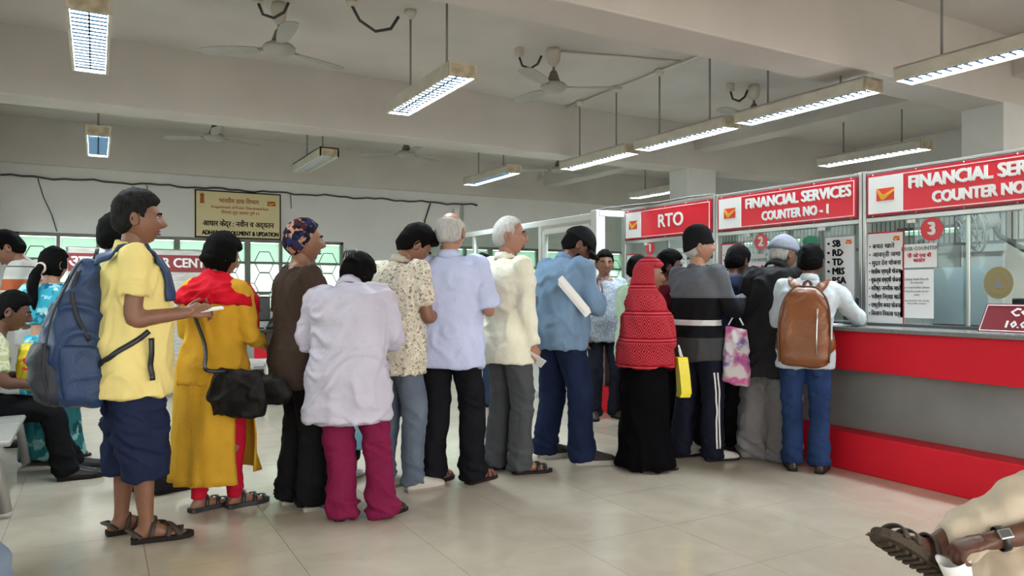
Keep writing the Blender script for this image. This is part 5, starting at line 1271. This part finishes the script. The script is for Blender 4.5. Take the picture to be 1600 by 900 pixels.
YB_ = mat('yellow_plastic',(.80,.66,.02),.4,var=.08); hb(t, MB().rings([[(x+sx*w_,y+sy*.035+dy,z) for sx,sy in ((-1,-1),(1,-1),(1,1),(-1,1))] for z,w_,dy in ((.50,.045,0),(.53,.050,.01),(.65,.046,0),(.75,.038,-.01),(.77,.026,-.01))]), 'bag_body', YB_)
hb(t, MB().tube([(x-.02,y-.01,.77),(x-.025,y-.02,.82),(x,y-.03,.85),(x+.02,y-.01,.77)],.006,5), 'handle', 'paper', True)

# ---- man in the black beanie and striped sweater
loc,az,Z = at_px(1088,717,40)
f = Fig('man in a black beanie, striped sweater and navy track trousers', loc, az, 1.66, lean=.04, w=1.04, d=1.08, skin='light', Z=Z); f.stand((.11,.06,.35),(-.11,-.03,.1)); f.set_arm(1,(.32,.30,-1),(-.35,1,.40)); f.set_arm(-1,(.2,.2,-1),(-.3,1,.3))
f.body(feet=True, face=True, yaw=.55, pitch=-.15, hands=((1,.7),(-1,.5)))
f.shell('beanie', mat('beanie_black',(.010,.010,.011),.9,bump=.6,bscale=120), lambda p: -.012+(.024+.034*sstep(.03,.115,p.z))*sstep(.0,.012,p.z-(.004 if p.y > -.02 else .004+(p.y+.02)*.45)), .002)
f.shell('hair', HR['grey'], lambda p: -.010+.016*sstep(-.004,.006,p.z-hair_limit(p.y))*sstep(.03,.012,p.z), .003)
g1 = (.115,.12,.135); bk = (.010,.010,.012); wh = (.66,.66,.66)
SWE = ramp_mat('striped_knit', [(0,(.06,.06,.065)),(.905*f.k,bk),(1.0*f.k,wh),(1.035*f.k,bk),(1.20*f.k,(.10,.105,.115)),(1.21*f.k,g1)], bump=.6)
f.top(SWE, lo=.74, sleeve=1.95, ease=.030, amp=.009, sw=1.15, name='sweater'); f.collar(cloth('sweater_rib',(.10,.10,.11)), ht=.016, open_=.01)
TRK = cloth('navy_tracksuit',(.012,.013,.026),.7); tr = f.pants(TRK, .03, .105, .092, .084)
bm = bmesh.new(); bm.from_mesh(tr.data); bv = BVHTree.FromBMesh(bm); bm.free(); Hp,K,A,fw,u_,r_ = f.leg[1]
for o_ in (-.016,.012):
    P,N_ = snap(bv, [q+r_*.10+fw*(o_-.01) for q in (Hp.lerp(K,.55),Hp.lerp(K,.8),K,K.lerp(A,.3),K.lerp(A,.6),A+Vector((0,0,.02)))], .003); mb = MB(); ribbon(mb, P, N_, .013, .002); mb.build('side_stripe', 'paper', tr, True)
WSH = mat('trainer_white',(.55,.54,.52),.6,bump=.3,var=.2,vscale=20)
for sd in (1,-1): f.shoe(sd, WSH, SOLE, len_=.28)
c = Vector((.27,.10,.98)); t = held(f, 'printed_carrier_bag', c-Vector((0,0,.42)), 'white carrier bag with pink and violet print hanging from the striped sweater', 'bag')
PRB = print_mat('pink_print', (.62,.58,.60), [((.55,.12,.30),9,.52),((.20,.12,.35),13,.60),((.70,.66,.68),7,.58)], soft=.06)
mb = MB(); rows = []; ir = Vector((.77,.64,0)); ib = Vector((.64,-.77,0))
for z,wx,wy in ((-.42,.072,.03),(-.41,.085,.045),(-.30,.088,.05),(-.15,.086,.04),(-.05,.080,.02),(-.01,.078,.008)): rows.append([c+ir*(wx*math.copysign(abs(math.cos(a))**.5,math.cos(a)))+ib*(wy*math.copysign(abs(math.sin(a))**.6,math.sin(a)))+Vector((0,0,z-.02*math.cos(a))) for a in [2*PI*j/24 for j in range(24)]])
hl(t, link('bag_body', remesh(MB().rings(rows), .010, 2, folds(.010,8,4,3), 'bag_body'), PRB))
hb(t, MB().tube([c-ir*.05,c-ir*.02+Vector((0,0,.06)),c+ir*.02+Vector((0,0,.06)),c+ir*.05],.006,5), 'handle', 'paper', True)
# ---- person beyond the striped sweater
loc,az,Z = at_px(1102,690,30)
f = Fig('dark haired person at the counter hidden beyond the striped sweater', loc, az, 1.40, Z=Z, skin='dark'); f.stand(); f.set_arm(1,(.18,.2,-1),(-.2,1,.2)); f.set_arm(-1,(.18,.2,-1),(-.2,1,.2)); f.body(yaw=.3); f.hair('black', .018, .016)
f.top(cloth('black_wool',(.010,.009,.010)), lo=.70, sleeve=1.9, ease=.03); f.pants(cloth('black_cloth',(.009,.008,.009)))
for sd in (1,-1): f.shoe(sd, SANDM, SOLE)
# ---- person in the navy jacket leaning on the counter
loc,az,Z = at_px(1128,703,32)
f = Fig('person in a dark navy jacket leaning towards the counter', loc, az, 1.62, lean=.40, hunch=.15, w=1.06, d=1.08, Z=Z, skin='dark', pel=(-.03,.92)); f.stand((.12,.0,.1),(-.11,-.06,-.1)); f.set_arm(1,(.2,.8,-.7),(-.3,1,-.1)); f.set_arm(-1,(.2,.8,-.7),(-.3,1,-.1)); f.body(feet=True, pitch=.3); f.hair('black', .016, .014)
f.top(cloth('navy_jacket',(.017,.026,.060)), lo=.70, sleeve=1.9, ease=.05, sw=1.3, amp=.012, name='jacket'); f.pants(cloth('black_loose_trousers',(.010,.009,.010)), .05, .11, .10, .10)
for sd in (1,-1): f.shoe(sd, mat('slipper_pink_%d' % sd,(.42,.22,.20),.6), mat('slipper_sole_%d' % sd,(.45,.25,.24),.6), 'sandal', BANDS, .26, .02)
# ---- person in the charcoal jacket and grey cap
loc,az,Z = at_px(1201,717,28)
f = Fig('person in a charcoal jacket and grey cap with loose grey trousers', loc, az, 1.66, lean=.30, hunch=.30, w=1.12, d=1.15, Z=Z, skin='mid', pel=(-.02,.92)); f.stand((.11,.02,.1),(-.11,-.02,-.05)); f.set_arm(1,(.25,.55,-1),(-.3,1,.15)); f.set_arm(-1,(.25,.5,-1),(-.3,1,.15))
f.body(feet=True, yaw=.30, pitch=.10, face=True); f.hair('grey', .010, .0)
CHA = cloth('charcoal_jacket',(.020,.019,.021),.8); f.top(CHA, lo=.63, sleeve=1.95, ease=.060, flare=.05, sw=1.45, amp=.012, name='jacket', cuff=.05); f.collar(CHA, h=1.41, ht=.055, rx=.092, ry=.098, open_=.25)
f.shell('cap', mat('cap_grey',(.19,.20,.24),.7,bump=.3), lambda p: -.012+.040*sstep(.012,.026,p.z+.10*p.y), .002)
mb = MB(); rows = []
for j in range(13):
    a = math.radians(25+130*j/12); c_,s_ = math.cos(a), math.sin(a)
    rows.append([f.hc+f.HR@(Vector(q)*f.hk) for q in ((.092*c_,.105*s_,.036-.01*abs(c_)),(.105*c_,.105*s_+.07*s_**1.5,.025-.022*abs(c_)),(.105*c_,.105*s_+.07*s_**1.5,.019-.022*abs(c_)),(.092*c_,.105*s_,.029-.01*abs(c_)))])
mb.rings(rows).build('cap_peak', bpy.data.materials['cap_grey'], f.root, True)
f.pants(cloth('grey_loose_trousers',(.23,.215,.225),.85), .015, .135, .130, .125, amp=.014, shin=.128)
for sd in (1,-1): f.shoe(sd, mat('slipper_beige_%d' % sd,(.40,.30,.24),.6), SOLE, 'sandal', BANDS, .27, .018)

# ---- man with the brown backpack at the counter
loc,az,Z = at_px(1258,737,2)
f = Fig('man in a white shirt with a brown leather backpack writing at the counter', loc, az, 1.54, lean=.16, hunch=.12, side=.07, w=1.0, d=1.0, skin='dark', Z=Z); f.stand((.10,.02,.12),(-.09,.03,-.15))
f.set_arm(1,(.62,.42,-.75),(-.05,1,.05)); f.set_arm(-1,(.22,.25,-1),(-.1,1,.25))
f.body(pitch=.25, yaw=.1); f.hair('black', .014, .016)
WHI = cloth('white_shirt',(.52,.57,.605)); f.top(WHI, lo=.775, sleeve=1.95, ease=.028, amp=.010, sw=1.08, diag=.4); f.collar(WHI, open_=.35, ht=.042)
jn = f.pants(mat('blue_jeans',(.022,.045,.125),.8,bump=.5,bscale=60,var=.45,vscale=4), .06, .098, .080, .072, waist=1.0)
for sx in (-1,1): patch(jn, f.at(.79,sx*.085,-.13), (1,0,0), (0,0,1), .115, .125, mat('jeans_pocket_%d' % sx,(.030,.056,.145),.8,bump=.3), jn)
BRS = mat('brown_shoe',(.030,.014,.010),.3)
for sd in (1,-1): f.shoe(sd, BRS, SOLE, len_=.285)
t = held(f, 'leather_backpack', f.at(.82,0,-.2), 'brown leather backpack on the man in the white shirt', 'backpack'); LEA = mat('brown_leather',(.195,.062,.018),.38,bump=.35,bscale=35,var=.25,vscale=6); LED = mat('brown_leather_dark',(.085,.028,.012),.4,bump=.3)
def rows_on(fig, spec):
    R = []
    for h,rx,y0,y1 in spec:
        c = (y0+y1)/2; ry = abs(y1-y0)/2; R.append([fig.at(h, rx*math.copysign(abs(math.cos(a))**(2/3.2),math.cos(a)), c+ry*math.copysign(abs(math.sin(a))**(2/3.2),math.sin(a))) for a in [2*PI*j/28 for j in range(28)]])
    return R
hl(t, link('main_bag', remesh(MB().rings(rows_on(f,[(.80,.10,-.20,-.24),(.815,.155,-.15,-.28),(.86,.172,-.15,-.30),(.98,.174,-.15,-.31),(1.10,.172,-.15,-.305),(1.20,.162,-.15,-.285),(1.28,.135,-.155,-.255),(1.325,.085,-.16,-.225),(1.335,.04,-.17,-.20)])), .010, 3, folds(.006,7,4,6), 'main_bag'), LEA))
hb(t, MB().tube(catmull([f.at(h,x,-.272) for x,h in ((-.165,.84),(-.172,1.0),(-.168,1.12),(-.145,1.24),(-.08,1.31),(0,1.325),(.08,1.31),(.145,1.24),(.168,1.12),(.172,1.0),(.165,.84))],[.006]*11,4)[0],.006,6), 'piping', LED, True)
hb(t, MB().tube([f.at(h,.085,-.306) for h in (.90,1.0,1.10,1.19)],.005,6), 'zip', 'steel', True); hb(t, MB().obox(f.at(1.165,.085,-.312),(.005,0,0),(0,.003,0),(0,0,.016)), 'zip_pull', 'steel')
hb(t, MB().tube([f.at(1.32,-.03,-.17),f.at(1.38,-.022,-.16),f.at(1.395,0,-.16),f.at(1.38,.022,-.16),f.at(1.32,.03,-.17)],.012,8), 'carry_handle', LED, True)
for sx in (-1,1):
    hl(t, strap_on(f, [f.at(1.29,sx*.045,-.16),f.at(1.36,sx*.09,-.11),f.at(1.43,sx*.125,-.02),f.at(1.40,sx*.13,.07),f.at(1.28,sx*.135,.14),f.at(1.12,sx*.15,.14),f.at(1.0,sx*.185,.02),f.at(.92,sx*.16,-.14)], .060, .008, LEA, None, 'shoulder_strap', .006))
S,E,W,u,ff = f.arm[1]
wx = f.root.matrix_basis@W
tag(MB().obox((4.62,3.62,.982),(.10,.02,0),(-.02,.14,0),(0,0,.0015)).build('form_sheet','paper'), 'white form on the ledge before the man with the brown backpack', 'paper')

# ================================================================ seated people
# ---- man with the watch, legs crossed
u_ = (1812-800)/FPX; d_ = ray(1812); loc = (d_[0]*2.38, d_[1]*2.38)
p = Fig('seated man in cream trousers with crossed legs and a wrist watch', loc, math.radians(-60.6), 1.70, lean=.42, hunch=.0, pel=(0,.545), skin='dark', Z=2.6, w=1.0)
p.set_leg(-1, (-.06,.765,.425), 0, bend=(0,.3,1), L=(.42,.385), ffwd=(-.10,.80,.48), fup=(.50,-.42,.74)); p.set_leg(1, (.10,.68,.085), .1, bend=(0,1,.6))
p.set_arm(1,(.1,-.5,-.8),(0,.4,-.6)); q0 = p.at(1.375,-.17,0); q1 = Vector((-.20,.37,.545)); q2 = Vector((-.18,.665,.476)); p.arm[-1] = (q0,q1,q2,(q1-q0).normalized(),(q2-q1).normalized())
p.body(feet=True, hands=((-1,1.25),(1,.4)), palm={-1:(.1,-.2,-1)}, pitch=.1, face=True); p.hair('black')
KHA = cloth('cream_cotton_drill',(.62,.52,.40),.85,bump=.3)
p.pants(KHA, .125, .108, .105, .070, amp=.015, waist=.98, seed=21)
p.top(cloth('white_check_shirt',(.50,.50,.50)), lo=.84, sleeve=1.25, ease=.03)
st = p.shoe(-1, mat('sandal_strap_brown',(.060,.042,.034),.6,bump=.2), mat('sandal_sole_brown',(.075,.058,.045),.75,bump=.9,bscale=70), 'sandal', [SANDAL[0],SANDAL[1],[(-.048,.135,.022),(-.036,.145,.05),(0,.15,.058),(.036,.145,.05),(.048,.135,.022)]], .29, .028)
Hp,K,A,fw,up,rr = p.leg[-1]; o_ = A-up*.085*p.k; tr_ = MB()
for q in range(9): y = -.045+.026*q; tr_.obox(o_+fw*y*1.07-up*.004, rr*(.034 if q < 7 else .026), fw*.007, up*.006)
tr_.build('tread', bpy.data.materials['sandal_sole_brown'], st); p.shoe(1, BRS, SOLE)
S,E,W,u,ff = p.arm[-1]; c = W-ff*.035; w_ = empty('wrist_watch'); w_.parent = p.root; n = Vector((-.75,-.1,.66)); n = (n-ff*n.dot(ff)).normalized(); b = ff.cross(n)
MB().tube([c+n*.034*math.cos(a)+b*.036*math.sin(a) for a in [2*PI*j/20 for j in range(20)]],[(.0025,.012)]*20,6,closed=True,up=n).build('band', 'black', w_, True)
MB().obox(c+n*.038, ff*.019, b*.015, n*.004).build('case', 'steel', w_, bevel=.003); MB().obox(c+n*.0425, ff*.014, b*.0105, n*.0008).build('dial', 'dgrey', w_)
c2 = W+ff*.095+Vector((.0,.0,-.082)); t = held(p, 'paper_cup', c2, 'crushed white paper cup in the hand of the seated man', 'cup')
mb = MB(); rows = []
for z,r in ((-.035,.026),(0,.031),(.035,.035),(.042,.037),(.036,.032),(-.02,.026)): rows.append([c2+Vector((r*math.cos(a)*1.0,r*math.sin(a)*1.35+z*.3,z+.010*math.sin(2*a))) for a in [2*PI*j/20 for j in range(20)]])
hb(t, mb.rings(rows), 'cup_wall', 'paper', True)
t = held(p, 'round_case', (-.30,.42,.40), 'round black and silver rimmed case beside the seated man with the watch', 'case')
c3 = Vector((-.34,.405,.415)); nrm = Vector((-.8,.1,.5)).normalized(); e1 = nrm.orthogonal().normalized(); e2 = nrm.cross(e1)
for r,m,off in ((.060,'black',0),(.050,'steel',.008),(.038,'black',.012),(.028,'white',.014)): hb(t, MB().tube([c3+nrm*off+(e1*math.cos(a)+e2*math.sin(a))*r for a in [2*PI*j/28 for j in range(28)]],.007,8,closed=True), 'rim', m, True)
hb(t, MB().tube([c3-nrm*.03,c3+nrm*.006],[.060,.058],28), 'lid', 'dgrey', True)
stl = empty('plastic_stool', (loc[0]-.02,loc[1],0), math.radians(60.6), 'plain grey stool under the seated man with the watch', 'stool')
MB().lathe([(.19,.40),(.20,.42),(.195,.435),(.05,.437)],n=24).build('seat', 'bench', stl, True)
for j in range(4): a = PI/4+PI/2*j; MB().cyl((.12*math.cos(a),.12*math.sin(a),.41),(.17*math.cos(a),.17*math.sin(a),0),.016,8).build('leg', 'bench', stl, True)
# ---- seated man in black trousers on the left bench
d_ = ray(-30); Zs = 4.62; loc = (d_[0]*Zs, d_[1]*Zs)
p = Fig('seated man in black trousers with a yellow bag on his lap', loc, math.radians(84), 1.60, lean=.22, hunch=.35, pel=(-.04,.54), Z=4.6, skin='dark')
p.set_leg(1, (.13,.46,.085), .1, bend=(0,1,.5)); p.set_leg(-1, (-.14,.50,.085), .0, bend=(0,1,.5)); p.reach(1, (.10,.30,.62), .6, .8); p.reach(-1, (-.10,.30,.64), .6, .8)
p.body(face=True, pitch=.25); p.hair('black', .014, .012); p.top(print_mat('olive_print_shirt',(.38,.40,.22),[((.55,.55,.38),40,.5)]), lo=.84, sleeve=.8, ease=.028); p.pants(cloth('black_seat_trousers',(.007,.007,.008)), .04, .10, .085, .078, waist=.98)
LOAF = mat('black_loafer',(.010,.009,.010),.4)
for sd in (1,-1): p.shoe(sd, LOAF, SOLE, len_=.29)
t = held(p, 'yellow_shopping_bag', (0,.26,.60), 'yellow shopping bag with red letters on the lap of the seated man', 'bag'); mb = MB()
slab(mb, [(.60,.12,.20,.32,0),(.64,.15,.18,.34,0),(.76,.15,.19,.33,0),(.86,.13,.21,.31,0),(.88,.10,.23,.29,0)], 2.6); hl(t, link('bag_body', remesh(mb, .011, 2, folds(.012,9,6,2), 'bag_body'), mat('yellow_poly',(.78,.58,.03),.35)))
text('lettering', 'SS', .11, 'inkred', t, (.17,.0,.16), Matrix(((0,0,1),(1,0,0),(0,1,0))), bold=.008)
# ---- seated neighbour whose knee shows at the picture corner
p = Fig('seated person in pale blue jeans whose knee shows beside the camera', (-.72,2.40), math.radians(90), 1.68, pel=(0,.545), Z=3.5, lean=-.05); p.set_leg(1,(.10,.40,.085),.0,bend=(0,1,.5)); p.set_leg(-1,(-.12,.44,.085),.0,bend=(0,1,.5)); p.set_arm(1,(.2,-.1,-1),(.0,.3,-1)); p.set_arm(-1,(.2,-.1,-1),(.0,.3,-1)); p.body(face=True); p.hair('black')
p.top(cloth('dull_shirt',(.2,.2,.22)), lo=.84, sleeve=.7); p.pants(mat('pale_denim',(.20,.25,.33),.8,bump=.3,bscale=200,var=.2), .05, .10, .088, .08, waist=.98)
for sd in (1,-1): p.shoe(sd, LOAF, SOLE)

# ================================================================ people at the far left
loc,az,Z = at_px(80,720,30)
f = Fig('woman in a turquoise printed sari with a long ponytail', loc, az, 1.52, lean=.0, w=1.04, d=1.08, belly=.02, skin='light', Z=Z); f.stand((.09,.05,.6),(-.09,0,.2)); f.set_arm(1,(.18,.1,-1),(-.3,1,.0)); f.set_arm(-1,(.2,.1,-1),(-.2,1,.2))
f.body(feet=True, yaw=.25, sex='f', pitch=.05); f.hair('black', .017, .010, limit=lambda y: -.085 if y < .005 else (-.03 if y < .03 else .05))
mb = MB(); q = lambda x,y,z: f.hc+f.HR@Vector((x,y,z)); limb(mb, [q(0,-.10,-.02),q(0,-.145,-.06),q(-.01,-.16,-.15),q(-.015,-.145,-.25),q(-.02,-.14,-.33)], [.03,.034,.040,.034,.012], 5, 12); link('ponytail', remesh(mb, .009, 2, folds(.008,20,5,3), 'ponytail'), HR['black'], f.root)
MB().tube([q(.04*math.cos(a),-.115+.0*a,-.03+.036*math.sin(a)) for a in [2*PI*j/16 for j in range(16)]],.008,6,closed=True).build('hair_band', mat('hair_band_pale',(.6,.45,.42),.5), f.root, True)
SARI = print_mat('turquoise_print', (.04,.33,.46), [((.30,.58,.66),12,.56),((.02,.12,.20),20,.60),((.55,.62,.55),15,.64)], soft=.025)
SARI2 = print_mat('teal_print', (.02,.115,.12), [((.18,.36,.33),10,.55),((.01,.05,.06),15,.6)], soft=.03)
f.top(SARI, lo=1.10, sleeve=.7, ease=.012, amp=.005, name='blouse', sw=1.02)
f.robe(SARI, [(1.02,.172,.135,.0),(.93,.20,.155,-.01),(.80,.212,.17,-.01),(.66,.212,.172,-.01),(.55,.215,.175,-.01)], 'sari_wrap', .010, 9, 5, 4); f.robe(SARI2, [(.62,.208,.168,-.01),(.40,.21,.18,0),(.2,.225,.195,0),(.04,.24,.21,0)], 'sari_skirt', .012, 11, 1.6, 5)
panel(f, [(1.40,.10,.10,-.01),(1.34,.19,.125,-.005),(1.2,.205,.150,0),(1.0,.215,.165,0),(.8,.235,.185,-.005),(.6,.245,.195,-.005)], -15, 75, .006, SARI, 'sari_end', .010, 5)
for sd in (1,-1): f.shoe(sd, BLK, SOLE, 'sandal', BANDS, .26, .018)
loc,az,Z = at_px(62,692,-72)
f = Fig('man in a striped T-shirt bending his head behind the ponytail woman', loc, az, 1.74, lean=.10, hunch=.55, Z=Z, skin='mid', w=1.05); f.stand(); f.set_arm(1,(.1,.3,-1),(-.2,1,.2)); f.set_arm(-1,(.1,.3,-1),(-.2,1,.2)); f.body(face=True, pitch=.55, yaw=-.1); f.hair('black', .016, .018, front=.01)
f.top(ramp_mat('striped_jersey', [(0,(.55,.55,.54)),(1.02,(.02,.02,.02)),(1.06,(.55,.55,.54)),(1.16,(.02,.02,.02)),(1.20,(.60,.60,.58)),(1.22,(.45,.12,.05)),(1.31,(.60,.60,.58)),(1.33,(.55,.55,.53)),(1.40,(.02,.02,.02)),(1.412,(.55,.55,.53))]), lo=.78, sleeve=.75, ease=.028, sw=1.2, name='tshirt'); f.pants(cloth('maroon_trousers',(.06,.015,.018)))
for sd in (1,-1): f.shoe(sd, 'black', SOLE)
# ---------------------------------------------------------------- tidy up
for o in SC.objects:
    if '_o' in o: del o['_o']
